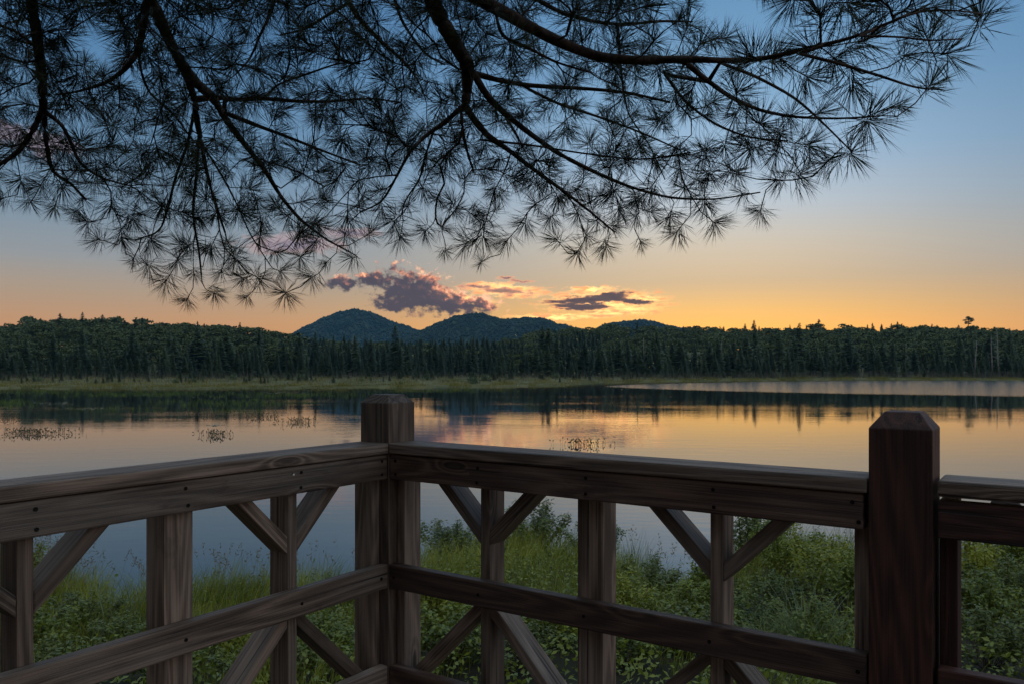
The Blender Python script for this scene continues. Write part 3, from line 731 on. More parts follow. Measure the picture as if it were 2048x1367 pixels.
def shrub_data(seed, n=2600, up=.6, ll=.055, lw=.024):
    r = np.random.default_rng(seed)
    stems = []; P_, N_ = [], []
    ns = 26
    for i in range(ns):
        a = r.uniform(0, 6.28); sp = r.uniform(.05, .62); h = r.uniform(.6, 1.05) * (1 - .35 * sp); b0 = r.uniform(0, .10)
        q = np.linspace(0, 1, 6)[:, None]
        end = np.array([math.cos(a) * sp, math.sin(a) * sp, h]); st = np.array([math.cos(a) * b0, math.sin(a) * b0, -.04])
        mid = (st + end) * .5 + np.array([math.cos(a) * sp * .12, math.sin(a) * sp * .12, .05]) + r.normal(size=3) * .03
        pts = (1 - q) ** 2 * st + 2 * q * (1 - q) * mid + q ** 2 * end
        stems.append(tube(pts, np.linspace(.006, .002, 6), 4, False))
        m = n // ns
        t_ = r.uniform(.28, 1.0, m) ** .7; t2 = t_[:, None]
        c = (1 - t2) ** 2 * st + 2 * t2 * (1 - t2) * mid + t2 ** 2 * end
        tw = r.normal(size=(m, 3)); tw /= np.linalg.norm(tw, axis=1)[:, None]
        c = c + tw * (r.random(m) ** .6)[:, None] * .11 * (1.2 - t2 * .5)
        P_.append(c); N_.append(tw * .6 + np.array([0, 0, up]) + r.normal(size=(m, 3)) * .35)
    p = np.concatenate(P_); lv = leaves(p, np.concatenate(N_), r.uniform(.7, 1.2, len(p)) * ll, r.uniform(.8, 1.2, len(p)) * lw)
    sv = merge(stems)
    return sv[:2], lv
SD = [shrub_data(50 + i, 2600 if i < 4 else 1700, .6, .058 if i < 4 else .075, .026 if i < 4 else .040) for i in range(6)]
SHM = []
for i, (sv, lv) in enumerate(SD):
    SHM.append((mesh_np('stems', *sv, [M['stem']]), [mesh_np('foliage', *lv, [M[k_]]) for k_ in ('leaf', 'leafdark', 'leafyel')]))
def shrub(px, dep, h, wd, var, colr, label, group='leafy shrubs on the near bank'):
    x = (px - 1024) / F * dep
    root = empty('leafy_shrub', (x, dep, float(bankZ(np.array([x]), np.array([dep]))[0])), label=label, category='shrub', group=group)
    root.scale = (wd, wd, h); root.rotation_euler[2] = random.uniform(0, 6.28)
    link('stems', SHM[var][0], root); link('foliage', SHM[var][1][colr], root)
G = 'low leafy shrub in the thicket covering the bank beyond the railing'
shrub(905, 13.2, .62, 1.3, 0, 1, 'dark rounded shrub on the grassy point right of the corner post')
shrub(1075, 13.6, .85, 1.35, 1, 1, 'tallest dark shrub on the grassy point, behind the first baluster of the right railing')
shrub(1195, 13.0, .68, 1.1, 2, 1, 'dark shrub at the right end of the grassy point')
shrub(1420, 9.6, .80, .75, 4, 0, 'broad-leaved shrub rising left of the right section\'s second baluster')
shrub(1500, 12.8, .98, 1.3, 2, 1, 'tall shrub at the waterline behind the second baluster of the right railing')
shrub(1580, 11.2, .95, 1.2, 0, 0, 'bright green shrub left of the large right post, by the water')
shrub(1660, 9.8, .85, 1.2, 1, 2, 'yellow green shrub tucked against the left of the large right post')
shrub(1965, 9.6, .98, 1.2, 3, 2, 'yellow green shrub right of the large right post')
shrub(2030, 11.0, 1.0, 1.2, 2, 0, 'shrub by the water at the far right edge')
shrub(480, 11.0, .34, .8, 0, 1, 'small dark shrub at the waterline left of the corner post')
shrub(680, 10.4, .40, .7, 1, 1, 'small shrub at the waterline touching the corner post on its left')
shrub(20, 10.4, .78, 1.0, 3, 0, 'shrub on the bank at the far left edge')
THICKET = [(1300, 10.0, .6, .9, 1, 1), (1350, 8.6, .55, .9, 3, 0), (1480, 8.4, .62, .9, 0, 0), (1545, 9.2, .6, .9, 2, 1), (1240, 8.0, .55, .9, 2, 2), (1660, 7.7, .55, .9, 3, 0), (1400, 7.2, .5, .9, 5, 1),
                                              (1100, 7.4, .5, .8, 5, 2), (870, 7.9, .62, .7, 4, 2), (900, 6.9, .5, .8, 5, 0), (1010, 6.6, .5, .8, 3, 1), (1960, 7.9, .7, 1.0, 1, 0), (2030, 8.6, .75, 1.0, 0, 1), (1980, 6.8, .55, .9, 3, 1),
                                              (160, 8.8, .5, .8, 0, 1), (80, 8.0, .55, .8, 5, 0), (250, 8.0, .45, .8, 1, 1), (460, 7.7, .45, .8, 5, 2), (640, 7.6, .45, .7, 4, 0), (520, 6.9, .45, .8, 3, 1), (650, 6.6, .42, .7, 5, 0), (320, 7.0, .42, .8, 2, 0), (120, 6.8, .45, .8, 4, 1), (1250, 6.7, .42, .8, 1, 0), (1700, 8.8, .7, .9, 2, 0)]
SPANS = [(-50, 45, 'at the far left edge of the frame'), (45, 320, 'between the second left baluster and the left middle post'), (320, 570, 'between the left middle post and the first left baluster'), (570, 775, 'between the first left baluster and the corner post'),
         (775, 970, 'between the corner post and the first right baluster'), (970, 1180, 'between the first right baluster and the right middle post'), (1180, 1430, 'between the right middle post and the second right baluster'),
         (1430, 1810, 'between the second right baluster and the large right post'), (1810, 2100, 'right of the large right post')]
for (lo, hi, where) in SPANS:
    here = sorted([q for q in THICKET if lo <= q[0] < hi], key=lambda q: q[1])
    names = {1: ['Low'], 2: ['Front', 'Rear'], 3: ['Front', 'Middle', 'Rear'], 4: ['Front', 'Second', 'Third', 'Rear'], 5: ['Front', 'Second', 'Third', 'Fourth', 'Rear'], 6: ['Front', 'Second', 'Third', 'Fourth', 'Fifth', 'Rear']}.get(len(here), [])
    for nm, (px, dep, h, wd, var, c) in zip(names, here):
        shrub(px, dep, h, wd, var, c, nm.lower() + (' ' + ('green', 'dark green', 'yellow green')[c]) + ' thicket shrub ' + where, 'thicket shrubs beyond the railing')
# unseen dark trees, added behind the deck to shade the inner side of the railing
for i, (x_, y_, h_) in enumerate([(-6.5, -3.5, 10), (-9.5, -1.0, 11), (-4.5, -7.0, 12), (-1.0, -8.5, 12), (2.0, -9.0, 11), (-8.0, -7.5, 13), (-13, -3, 13), (-11.5, 2.0, 10), (-3.0, -11, 14), (-15, 2.5, 12)]):
    o = link('unseen_shade_tree', HM[i % 7], None, (x_, y_, float(bankZ(np.array([x_]), np.array([y_]))[0]) - .1), label='unseen dark leafy tree added behind the deck to shade the railing', category='tree', group='unseen trees added behind the deck for shade')
    o.scale = (h_ * 1.25, h_ * 1.25, h_); o.rotation_euler[2] = i * 1.3
# sedge tussocks and cattail leaves
def tussock(px, dep, n, L, wdt, curve, label, cat='sedge', name='sedge_tussock'):
    x = (px - 1024) / F * dep; b0 = np.array([x, dep, float(bankZ(np.array([x]), np.array([dep]))[0])])
    base = rng.normal(size=(n, 3)) * np.array([.07, .07, 0])
    v, f = blades(base, rng.uniform(.6, 1.1, n) * L, np.full(n, wdt), rng.uniform(0, 6.28, n), rng.uniform(.05, .4, n), rng.uniform(.3, 1, n) * curve, 5)
    link(name, mesh_np(name, v, f, [M['sedge']]), None, b0, label=label, category=cat)
tussock(1610, 7.5, 240, 1.0, .008, 2.0, 'arching pale sedge tussock left of the large right post')
tussock(1520, 7.6, 120, .6, .007, 1.8, 'smaller arching sedge tussock below the second right baluster')
tussock(248, 8.6, 26, .75, .013, .35, 'upright cattail leaves left of the middle post of the left railing', 'cattail', 'cattail_clump')
tussock(1265, 12.0, 60, .9, .007, .4, 'upright reed tuft standing in the water right of the middle post', 'reeds', 'reed_tuft')
tussock(1290, 11.7, 50, .75, .007, .5, 'shorter reed tuft in the water, beside the taller one', 'reeds', 'reed_tuft')
tussock(1690, 12.6, 40, 1.0, .007, .5, 'thin reeds rising from the water by the large right post', 'reeds', 'reed_tuft')

# ------------------------------------------------------------------ the deck and its railing
TH = math.radians(34.5)
uL = Vector((-math.sin(TH), -math.cos(TH), 0)); uR = Vector((math.cos(TH), -math.sin(TH), 0)); UP = Vector((0, 0, 1))
Yc = 2.86
K = Vector(((777 - 1024) / F * Yc, Yc, 0))          # inner vertical edge of the corner post
zcap = CZ - 152 / F * Yc; zmid = CZ - 394 / F * Yc; zbot = CZ - 596 / F * Yc
zdeck = zbot - .115
PW = .14
rail = empty('wooden_railing', (K.x, K.y, zdeck), label='dark stained wooden deck railing with chamfered posts and diagonal braces', category='railing')
RL = Vector((K.x, K.y, zdeck))

def board(name, verts, faces, xaxis, up, mt, bev=.003, parent=rail, rootloc=RL, **props):
    xaxis = xaxis.normalized(); zax = (up - up.dot(xaxis) * xaxis).normalized(); yax = zax.cross(xaxis)
    c = sum((Vector(v) for v in verts), Vector()) / len(verts)
    Mx = Matrix((xaxis, yax, zax)).transposed().to_4x4(); Mx.translation = c
    inv = Mx.inverted()
    bm = bmesh.new(); bv = [bm.verts.new(inv @ Vector(v)) for v in verts]
    for fc in faces: bm.faces.new([bv[i] for i in fc])
    bmesh.ops.recalc_face_normals(bm, faces=bm.faces)
    if bev: bmesh.ops.bevel(bm, geom=list(bm.edges), offset=bev * random.uniform(.7, 1.5), segments=2, affect='EDGES', profile=.5)
    me = bpy.data.meshes.new(name); bm.to_mesh(me); bm.free(); me.materials.append(mt)
    o = bpy.data.objects.new(name, me); col.objects.link(o); o.parent = parent
    o.matrix_local = Matrix.Translation(-rootloc) @ Mx
    for k, v in props.items(): o[k] = v
    return o
BOXF = [(0, 1, 2, 3), (4, 7, 6, 5), (0, 4, 5, 1), (1, 5, 6, 2), (2, 6, 7, 3), (3, 7, 4, 0)]
class Side:
    """coordinates along one railing run: s along it from the corner's inner edge, n outward from the inner face, z"""
    def __init__(s, org, along, outw): s.o, s.a, s.n = org, along, outw
    def pt(s, a, n, z): return s.o + s.a * a + s.n * n + UP * z
    def box(s, name, a0, a1, n0, n1, z0, z1, mt, xa=None, bev=.003, tilt=0.0, **kw):
        dz = tilt
        v = [s.pt(a0, n0, z0), s.pt(a1, n0, z0 + dz), s.pt(a1, n1, z0 + dz), s.pt(a0, n1, z0), s.pt(a0, n0, z1), s.pt(a1, n0, z1 + dz), s.pt(a1, n1, z1 + dz), s.pt(a0, n1, z1)]
        return board(name, v, BOXF, s.a if xa is None else xa, UP if xa is None else s.n, mt, bev, **kw)
    def prism(s, name, poly, n0, n1, xa, mt, bev=.0025):
        k = len(poly); v = [s.pt(a, n0, z) for a, z in poly] + [s.pt(a, n1, z) for a, z in poly]
        fc = [tuple(range(k)), tuple(range(2 * k - 1, k - 1, -1))] + [(i, (i + 1) % k, k + (i + 1) % k, k + i) for i in range(k)]
        return board(name, v, fc, s.a * xa[0] + UP * xa[1], s.n, mt, bev)
    def screw(s, a, n, z, mt='screw', r=.0056):
        v, f = [], []
        for j, (rr, dd) in enumerate(((r, .001), (r, -.0015), (r * .45, -.001))):
            for q in range(8): v.append(s.pt(a + rr * math.cos(q * .785), n + dd, z + rr * math.sin(q * .785)))
        for j in range(2):
            for q in range(8): f.append((j * 8 + q, j * 8 + (q + 1) % 8, (j + 1) * 8 + (q + 1) % 8, (j + 1) * 8 + q))
        f.append(tuple(range(16, 24)))
        board('screw', v, f, s.a, UP, M[mt], 0)
SR = Side(Vector((K.x, K.y, 0)), uR, -uL)
SL = Side(Vector((K.x, K.y, 0)), uL, -uR)
ZT = zcap + .172

def post66(S, a0, n0, mt, zt=ZT, cx=.031, cz=.040):
    """6x6 post with a chamfered top; a0 / n0 = its near inner corner"""
    v = []
    for z, i in ((zdeck - 1.2, 0), (zt - cz, 0), (zt, cx)):
        v += [S.pt(a0 + i, n0 + i, z), S.pt(a0 + PW - i, n0 + i, z), S.pt(a0 + PW - i, n0 + PW - i, z), S.pt(a0 + i, n0 + PW - i, z)]
    fc = [(3, 2, 1, 0), (8, 9, 10, 11)]
    for r_ in (0, 4): fc += [(r_ + q, r_ + (q + 1) % 4, r_ + 4 + (q + 1) % 4, r_ + 4 + q) for q in range(4)]
    return board('post', v, fc, UP, S.n, mt, .0035)

BAY = 1.60   # clear run between the 6x6 posts
def bay(S, a0, mt, mtcap, mtv, length=BAY, full=True, gap=.0, lift=0.0):
    e = a0 + length
    capz = zcap + lift
    S.box('cap_rail', a0 + .002 + gap, e - .003, -.004, .136, capz - .038, capz, mtcap, bev=.006)
    S.box('top_rail', a0 + .003 + gap, e - .012, .002, .040, capz - .040 - .089 - lift, capz - .0405 - lift, mt, bev=.004)
    S.box('middle_rail', a0 + .002 + gap, e - .004, .001, .039, zmid - .086, zmid, mt, bev=.004)
    S.box('bottom_rail', a0 + .002 + gap, e - .004, .001, .039, zbot - .089, zbot, mt, bev=.004)
    zt = capz - .041 - max(lift, 0); zb = zbot - .12
    def vert(a, wdt, name):
        S.box(name, a - wdt / 2, a + wdt / 2, .041, .130, zb, zt - .001, mtv, xa=UP, bev=.003)
    vert(a0 + gap + .0215, .038, 'nailer')
    if full: vert(e - .0225, .038, 'nailer')
    q = length / 4
    zf = capz - .130   # underside of the top rail
    for j in ((1, 3) if full else (1,)):
        ac = a0 + q * j
        vert(ac, .038, 'baluster')
        for sg in (-1, 1):
            b0 = ac + sg * .0195; t_ = .0537
            def brace(z0, z1, run):
                # parallelogram: plumb cut at the baluster, level cut at the rail
                sgnz = 1 if z1 > z0 else -1
                poly = [(b0, z0), (b0 + sg * run, z1), (b0 + sg * (run - t_), z1), (b0, z0 + sgnz * t_)]
                S.prism('brace', poly, .0425, .1285, (sg * run, z1 - z0), mtv)
            up_run = .19
            brace(zf - .002 - up_run, zt - .004, up_run + (zt - zf - .002))
            lo0 = zmid - .07; lo1 = zbot - .04
            brace(lo0, lo1, lo0 - lo1)
    if full: vert(a0 + length / 2, .089, 'middle_post')
    # screws
    for ac in [a0 + q, a0 + 2 * q, a0 + 3 * q, a0 + .03, e - .03][: 5 if full else 2]:
        for dz in (.022, .070):
            S.screw(ac + random.uniform(-.008, .008), .0018, capz - .040 - dz, 'screw')
        S.screw(ac + random.uniform(-.006, .006), .0008, zmid - .045, 'screw')

post66(SR, -PW, 0, M['wood_grey'], ZT, .028, .030)
bay(SR, .0, M['wood'], M['wood_grey'], M['wood_grey'])  # verticals paler, rails darker: side light put into the wood colour
bay(SL, .0, M['wood_grey'], M['wood_grey'], M['wood_grey'])
aR = BAY
post66(SR, aR, -.004, M['wood_red'], ZT - .008)
post66(SL, BAY, -.0, M['wood_grey'])
bay(SR, aR + PW, M['wood_red'], M['wood_grey'], M['wood_red'], full=False, gap=.007, lift=.007)
SL.screw(.43, .0018, zcap - .062, 'bright', .006)

# deck floor, just under the frame
Dm = []
nb = 24
deck = link('deck', None, None, (K.x, K.y, zdeck), kind='structure')
for i in range(nb):
    n0 = -.16 - i * .145
    c = SR.pt(1.55, n0, 0)
    bm = None
    v = [SR.pt(-.2, n0 - .07, zdeck - .038), SR.pt(3.4, n0 - .07, zdeck - .038), SR.pt(3.4, n0 + .07, zdeck - .038), SR.pt(-.2, n0 + .07, zdeck - .038)]
    v += [p + UP * .037 for p in v]
    board('plank', v, BOXF, uR, UP, M['wood_grey'], .003, deck, Vector((K.x, K.y, zdeck)))
for n0 in (-.1, -1.2, -2.4, -3.5):
    v = [SR.pt(-.2, n0 - .02, zdeck - .24), SR.pt(3.4, n0 - .02, zdeck - .24), SR.pt(3.4, n0 + .02, zdeck - .24), SR.pt(-.2, n0 + .02, zdeck - .24)]
    v += [p + UP * .2 for p in v]
    board('joist', v, BOXF, uR, UP, M['wood'], .003, deck, Vector((K.x, K.y, zdeck)))

# ------------------------------------------------------------------ overhanging white pine
def D(px, py):
    r_ = float(smooth(px, 1150, 1900))
    return 2.65 + 1.15 * (py / 600.0) - r_ * (.55 + .5 * py / 600.0)
LIMBS = [
 # (limb id, depth offset, [(px,py,width px) ...])
 (0, -.15, [(40, -160, 36), (60, -60, 34), (63, 0, 31), (75, 80, 29), (84, 160, 27), (87, 215, 22)]),
 (0, -.15, [(87, 215, 20), (66, 262, 16), (40, 302, 14), (0, 330, 12), (-60, 350, 8)]),
 (0, -.10, [(87, 215, 16), (92, 285, 14), (103, 345, 11), (140, 365, 8), (172, 400, 6)]),
 (0, -.20, [(88, 222, 14), (125, 250, 11), (143, 288, 10), (160, 330, 8), (205, 358, 6), (260, 372, 4)]),
 (0, .1, [(78, 100, 12), (30, 60, 9), (-40, 40, 7)]),
 (1, 0, [(282, -170, 46), (290, -60, 42), (302, 0, 38), (330, 62, 34), (352, 110, 30), (385, 160, 30), (420, 190, 28), (432, 205, 24)]),
 (1, .05, [(340, 85, 24), (372, 150, 22), (390, 200, 20), (393, 240, 18), (403, 285, 14), (412, 340, 11), (428, 400, 9), (450, 465, 6)]),
 (1, 0, [(432, 205, 22), (452, 240, 20), (490, 290, 16), (530, 340, 14), (562, 395, 11), (600, 440, 9), (650, 478, 6), (700, 505, 4)]),
 (1, .15, [(430, 195, 16), (470, 200, 13), (530, 197, 12), (590, 203, 10), (660, 204, 8), (740, 196, 6), (800, 205, 4)]),
 (1, .2, [(530, 196, 7), (555, 168, 6), (610, 150, 6), (680, 125, 5), (720, 128, 4)]),
 (1, -.1, [(300, -10, 24), (290, 40, 20), (275, 105, 18), (252, 138, 14), (210, 168, 10), (150, 185, 7), (110, 190, 5)]),
 (1, -.05, [(276, 100, 9), (283, 150, 8), (300, 190, 7), (345, 225, 6), (385, 280, 4)]),
 (1, .1, [(448, 225, 15), (510, 250, 12), (570, 272, 9), (640, 300, 7), (720, 330, 5)]),
 (1, 0, [(388, 225, 10), (375, 290, 9), (352, 350, 8), (335, 420, 7), (320, 465, 5), (270, 480, 4)]),
 (1, .1, [(398, 270, 9), (393, 350, 9), (384, 430, 8), (398, 500, 6), (404, 565, 4)]),
 (1, .05, [(405, 290, 7), (440, 345, 6), (470, 400, 5), (500, 470, 4), (540, 530, 3)]),
 (2, -.1, [(840, -120, 56), (862, 0, 50), (890, 55, 46), (915, 95, 44), (937, 132, 42), (934, 175, 30), (931, 212, 26)]),
 (2, -.05, [(931, 208, 16), (890, 245, 14), (850, 272, 12), (818, 305, 10), (795, 350, 8), (765, 405, 6), (720, 425, 4)]),
 (2, -.1, [(931, 212, 22), (945, 236, 20), (975, 272, 18), (1010, 295, 14), (1055, 330, 12), (1110, 370, 10), (1170, 415, 7), (1230, 465, 5)]),
 (2, 0, [(940, 135, 22), (975, 195, 20), (1010, 228, 18), (1060, 268, 15), (1120, 310, 13), (1190, 345, 11), (1260, 375, 9), (1340, 397, 7), (1430, 400, 5), (1520, 385, 4)]),
 (2, -.2, [(922, 222, 11), (926, 270, 10), (936, 310, 9), (948, 345, 6)]),
 (2, .1, [(945, 146, 18), (1000, 162, 15), (1060, 172, 13), (1150, 176, 11), (1250, 184, 9), (1340, 205, 7)]),
 (2, .1, [(1060, 180, 9), (1120, 210, 8), (1180, 228, 7), (1270, 260, 6), (1360, 300, 4)]),
 (2, .2, [(1010, 232, 9), (1030, 265, 8), (1045, 292, 5)]),
 (2, -.1, [(960, 280, 8), (1060, 290, 6), (1150, 305, 5), (1280, 322, 5), (1380, 305, 4)]),
 (2, 0, [(865, 268, 8), (848, 320, 7), (840, 360, 6), (810, 400, 4), (800, 440, 3)]),
 (3, -.2, [(880, -60, 42), (945, -6, 38), (995, 18, 36), (1060, 55, 34), (1130, 90, 30), (1200, 116, 28), (1280, 122, 26), (1370, 118, 20), (1450, 122, 17), (1530, 118, 14), (1610, 98, 13), (1700, 78, 10), (1790, 42, 8), (1860, 8, 6)]),
 (3, -.1, [(1370, 124, 17), (1402, 152, 15), (1460, 195, 13), (1520, 222, 10), (1590, 235, 8), (1680, 238, 6), (1760, 232, 4)]),
 (3, -.3, [(1600, 108, 10), (1680, 128, 9), (1760, 152, 8), (1830, 176, 6), (1885, 180, 4)]),
 (3, .0, [(1440, 126, 10), (1510, 152, 9), (1590, 195, 8), (1650, 250, 6), (1705, 305, 4)]),
 (3, .1, [(1330, 150, 9), (1370, 205, 8), (1430, 250, 7), (1500, 277, 6), (1575, 282, 4)]),
 (3, -.3, [(990, 20, 10), (1002, 74, 10), (1050, 92, 9), (1110, 125, 7), (1180, 145, 5)]),
 (3, -.4, [(1720, 72, 7), (1800, 74, 6), (1860, 82, 5), (1925, 78, 4)]),
 (3, -.4, [(1760, 52, 7), (1840, 22, 6), (1900, 20, 5), (1965, 28, 4)]),
 (3, .3, [(1030, -30, 16), (1110, 22, 12), (1190, 45, 10), (1250, 50, 9), (1320, 42, 8), (1385, 44, 5)]),
 (3, .2, [(1240, 120, 8), (1245, 170, 6), (1255, 230, 5), (1300, 290, 4), (1330, 360, 3)]),
 (4, .35, [(640, -120, 22), (690, -10, 18), (715, 35, 15), (760, 82, 12), (805, 120, 9), (835, 158, 6), (850, 195, 4)]),
 (4, .45, [(700, 5, 10), (655, 30, 9), (610, 60, 7), (560, 70, 5)]),
 (4, .4, [(560, -60, 14), (545, 20, 11), (520, 70, 8), (500, 120, 6), (470, 150, 4)]),
 (4, .3, [(780, -40, 12), (800, 40, 9), (850, 110, 7), (890, 130, 5)]),
]
npos, npar, nrad, nlimb, ntr = [], [], [], [], []
for (lid, off, pl) in LIMBS:
    # smooth the polyline
    arr = np.array(pl, float); tt = np.arange(len(arr)); ts = np.linspace(0, len(arr) - 1, (len(arr) - 1) * 4 + 1)
    xs = [np.interp(ts, tt, arr[:, i]) for i in range(3)]
    for i in range(2):
        q = xs[i].copy(); q[1:-1] = (q[:-2] + q[1:-1] * 2 + q[2:]) / 4; q[1:-1] = (q[:-2] + q[1:-1] * 2 + q[2:]) / 4; xs[i] = q
    first = True; prev = -1
    for k in range(len(ts)):
        Y_ = D(xs[0][k], xs[1][k]) + off + .05 * math.sin(k * .9 + lid)
        p = np.array(P(xs[0][k], xs[1][k], Y_)); r_ = xs[2][k] / 2 / F * Y_ * .70
        if first:
            first = False
            same = [i for i in range(len(npos)) if nlimb[i] == lid]
            if same and pl[0][1] > -15:
                prev = min(same, key=lambda i: np.linalg.norm(npos[i] - p)); 
            elif pl[0][1] <= -15:
                prev = -1
        npos.append(p); npar.append(prev); nrad.append(r_); nlimb.append(lid); ntr.append(True); prev = len(npos) - 1
# tuft targets
OUT = [(-260, 400), (0, 402), (60, 410), (150, 428), (195, 482), (265, 525), (330, 570), (372, 606), (430, 592), (492, 600), (520, 562), (570, 590), (622, 560), (652, 530), (702, 520), (742, 470), (800, 482), (848, 470), (872, 440), (890, 508), (930, 492), (962, 528), (1012, 488), (1050, 452), (1112, 482), (1152, 512), (1212, 500), (1282, 490), (1352, 470), (1432, 452), (1520, 430), (1552, 365), (1602, 352), (1702, 312), (1742, 245), (1800, 215), (1862, 172), (1895, 112), (1962, 32), (1985, -60), (2000, -400)]
def outline(px): return float(interp(px, OUT))
HOLES = [(212, 92, 42), (875, 152, 34), (1475, 10, 62), (1420, 40, 40), (1545, 50, 22), (1330, 95, 20), (860, 425, 30), (640, 20, 24), (560, 130, 22), (1500, 70, 30), (1090, 30, 22), (1340, 350, 22), (1000, 55, 18)]
tg = []
cellmap = {}
def try_add(px, py, rmin, layer):
    for (hx, hy, hr) in HOLES:
        if math.hypot(px - hx, py - hy) < hr: return
    c = (int(px // 75), int(py // 75), layer)
    for a in (-1, 0, 1):
        for b2 in (-1, 0, 1):
            for (qx, qy) in cellmap.get((c[0] + a, c[1] + b2, layer), []):
                if math.hypot(px - qx, py - qy) < rmin: return
    cellmap.setdefault(c, []).append((px, py))
    Y_ = D(px, py) + (-.18 if layer == 0 else .22) + random.gauss(0, .14)
    tg.append((px, py, Y_))
# border tufts first so that the lower outline is crisp
for (px, py) in OUT[1:-1]:
    try_add(px, py - 4, 20, 0)
for _ in range(26000):
    px = random.uniform(-220, 1990); o_ = outline(px)
    py = random.uniform(-170, o_ - 2)
    right_top = px > 1380 and py < interp(px, [(1380, 60), (1560, 75), (1650, 20), (1800, -30), (2000, -30)])
    if right_top and random.random() < .9: continue
    layer = 0 if random.random() < .5 else 1
    if layer == 1 and (o_ - py < 90 or px > 1560): continue
    gr = 1 + .45 * float(smooth(px, 1300, 1600))
    cl = float(wob(px, py * 1.3, 165, 50, 2))
    if cl < -.18 and o_ - py > 55 and random.random() < .93: continue
    gr *= .86 if cl > .12 else 1.0
    gr *= 1 + .14 * float(smooth(px, 850, 1050)) * (1 - float(smooth(py, 230, 330)))
    try_add(px, py, (36 if layer == 0 else 43) * gr, layer)
# hanging clusters beyond the outline get only layer 0
T = [np.array(P(*q)) for q in tg]
posA = np.array(npos)
order = sorted(range(len(T)), key=lambda i: np.min(np.linalg.norm(posA - T[i], axis=1)))
pos_arr = np.zeros((len(npos) + len(T) * 6, 3)); pos_arr[:len(npos)] = npos
dir_arr = np.zeros_like(pos_arr); cnt = len(npos)
for i in range(cnt):
    pr = npar[i]
    dv = npos[i] - npos[pr] if pr >= 0 else (np.array([0, .6, -.5]))
    dir_arr[i] = dv / (np.linalg.norm(dv) + 1e-9)
tips = []
for i in order:
    t3 = T[i]
    dv = t3 - pos_arr[:cnt]; L = np.linalg.norm(dv, axis=1)
    cosang = (dv * dir_arr[:cnt]).sum(1) / (L + 1e-9)
    cost = L * (1 + .9 * (1 - cosang)) + .02 * (np.array(nrad[:cnt]) > .02)
    cost[L < .03] += 1
    j = int(np.argmin(cost)); L0 = L[j]
    ns = max(2, min(5, int(L0 / .06)))
    c1 = pos_arr[j] + dir_arr[j] * L0 * .42
    sag = np.array([0, 0, -.04 * L0])
    prev = j
    for k in range(1, ns + 1):
        s = k / ns
        p = (1 - s) ** 2 * pos_arr[j] + 2 * s * (1 - s) * c1 + s * s * t3 + sag * math.sin(s * math.pi) + (rng.normal(size=3) * .006 if k < ns else 0)
        pos_arr[cnt] = p; dv = p - pos_arr[prev]; dir_arr[cnt] = dv / (np.linalg.norm(dv) + 1e-9)
        npar.append(prev); nrad.append(0.0); nlimb.append(nlimb[j]); ntr.append(False); prev = cnt; cnt += 1
    tips.append((prev, i))
# pipe-model radii for the grown twigs
nk = cnt; acc = np.zeros(nk)
kids = [[] for _ in range(nk)]
for i in range(nk):
    if npar[i] >= 0: kids[npar[i]].append(i)
for i in range(nk - 1, -1, -1):
    r0 = max(.0019, acc[i] ** (1 / 2.6)) if acc[i] > 0 else .0019
    if not ntr[i]: nrad[i] = min(r0, .008)
    if npar[i] >= 0 and not ntr[i]: acc[npar[i]] += max(nrad[i], .0019) ** 2.6
# chains -> tubes
def chains(traced):
    res = []
    for i in range(nk):
        if ntr[i] != traced: continue
        pr = npar[i]
        start = pr < 0 or ntr[pr] != traced or (max([c for c in kids[pr] if ntr[c] == traced], key=lambda c: nrad[c]) != i)
        if not start: continue
        ch = ([pr] if pr >= 0 else []) + [i]; cur = i
        while True:
            ks = [c for c in kids[cur] if ntr[c] == traced]
            if not ks: break
            cur = max(ks, key=lambda c: nrad[c]); ch.append(cur)
        res.append((nlimb[i], ch, pr >= 0))
    return res
TRUNK = Vector((-1.7, -2.1, 0)); tz = float(bankZ(np.array([TRUNK.x]), np.array([TRUNK.y]))[0])
TRUNK.z = tz
pine = empty('white_pine', TRUNK, label='large white pine whose needle-laden limbs hang over the deck railing', category='tree')
v, f = tube([(0, 0, -.2), (.03, 0, 2), (-.02, .02, 4.5), (.02, 0, 7), (0, 0, 11)], [.30, .25, .22, .18, .09], 12)
link('trunk', mesh_np('trunk', v, f, [M['pine_bark']], smooth=True), pine)
n = 9000; q = rng.normal(size=(n, 3)); q /= np.linalg.norm(q, axis=1)[:, None]
q = q * (rng.random(n) ** .45)[:, None] * np.array([4.6, 4.4, 3.6]) + np.array([-.6, -1.0, 6.2])
q = q[(q[:, 1] < -.5) & (q[:, 2] > 3.6) & (q[:, 0] < .3)]
v, f = leaves(q, rng.normal(size=q.shape) + np.array([0, 0, .8]), rng.uniform(.25, .4, len(q)), rng.uniform(.14, .22, len(q)))
link('crown', mesh_np('crown', v, f, [M['needle']]), pine, kind='stuff')  # unseen foliage added to block sky light from behind and left
limb_parts = {k: [] for k in range(5)}; twig_parts = {k: [] for k in range(5)}
tp = np.array(TRUNK)
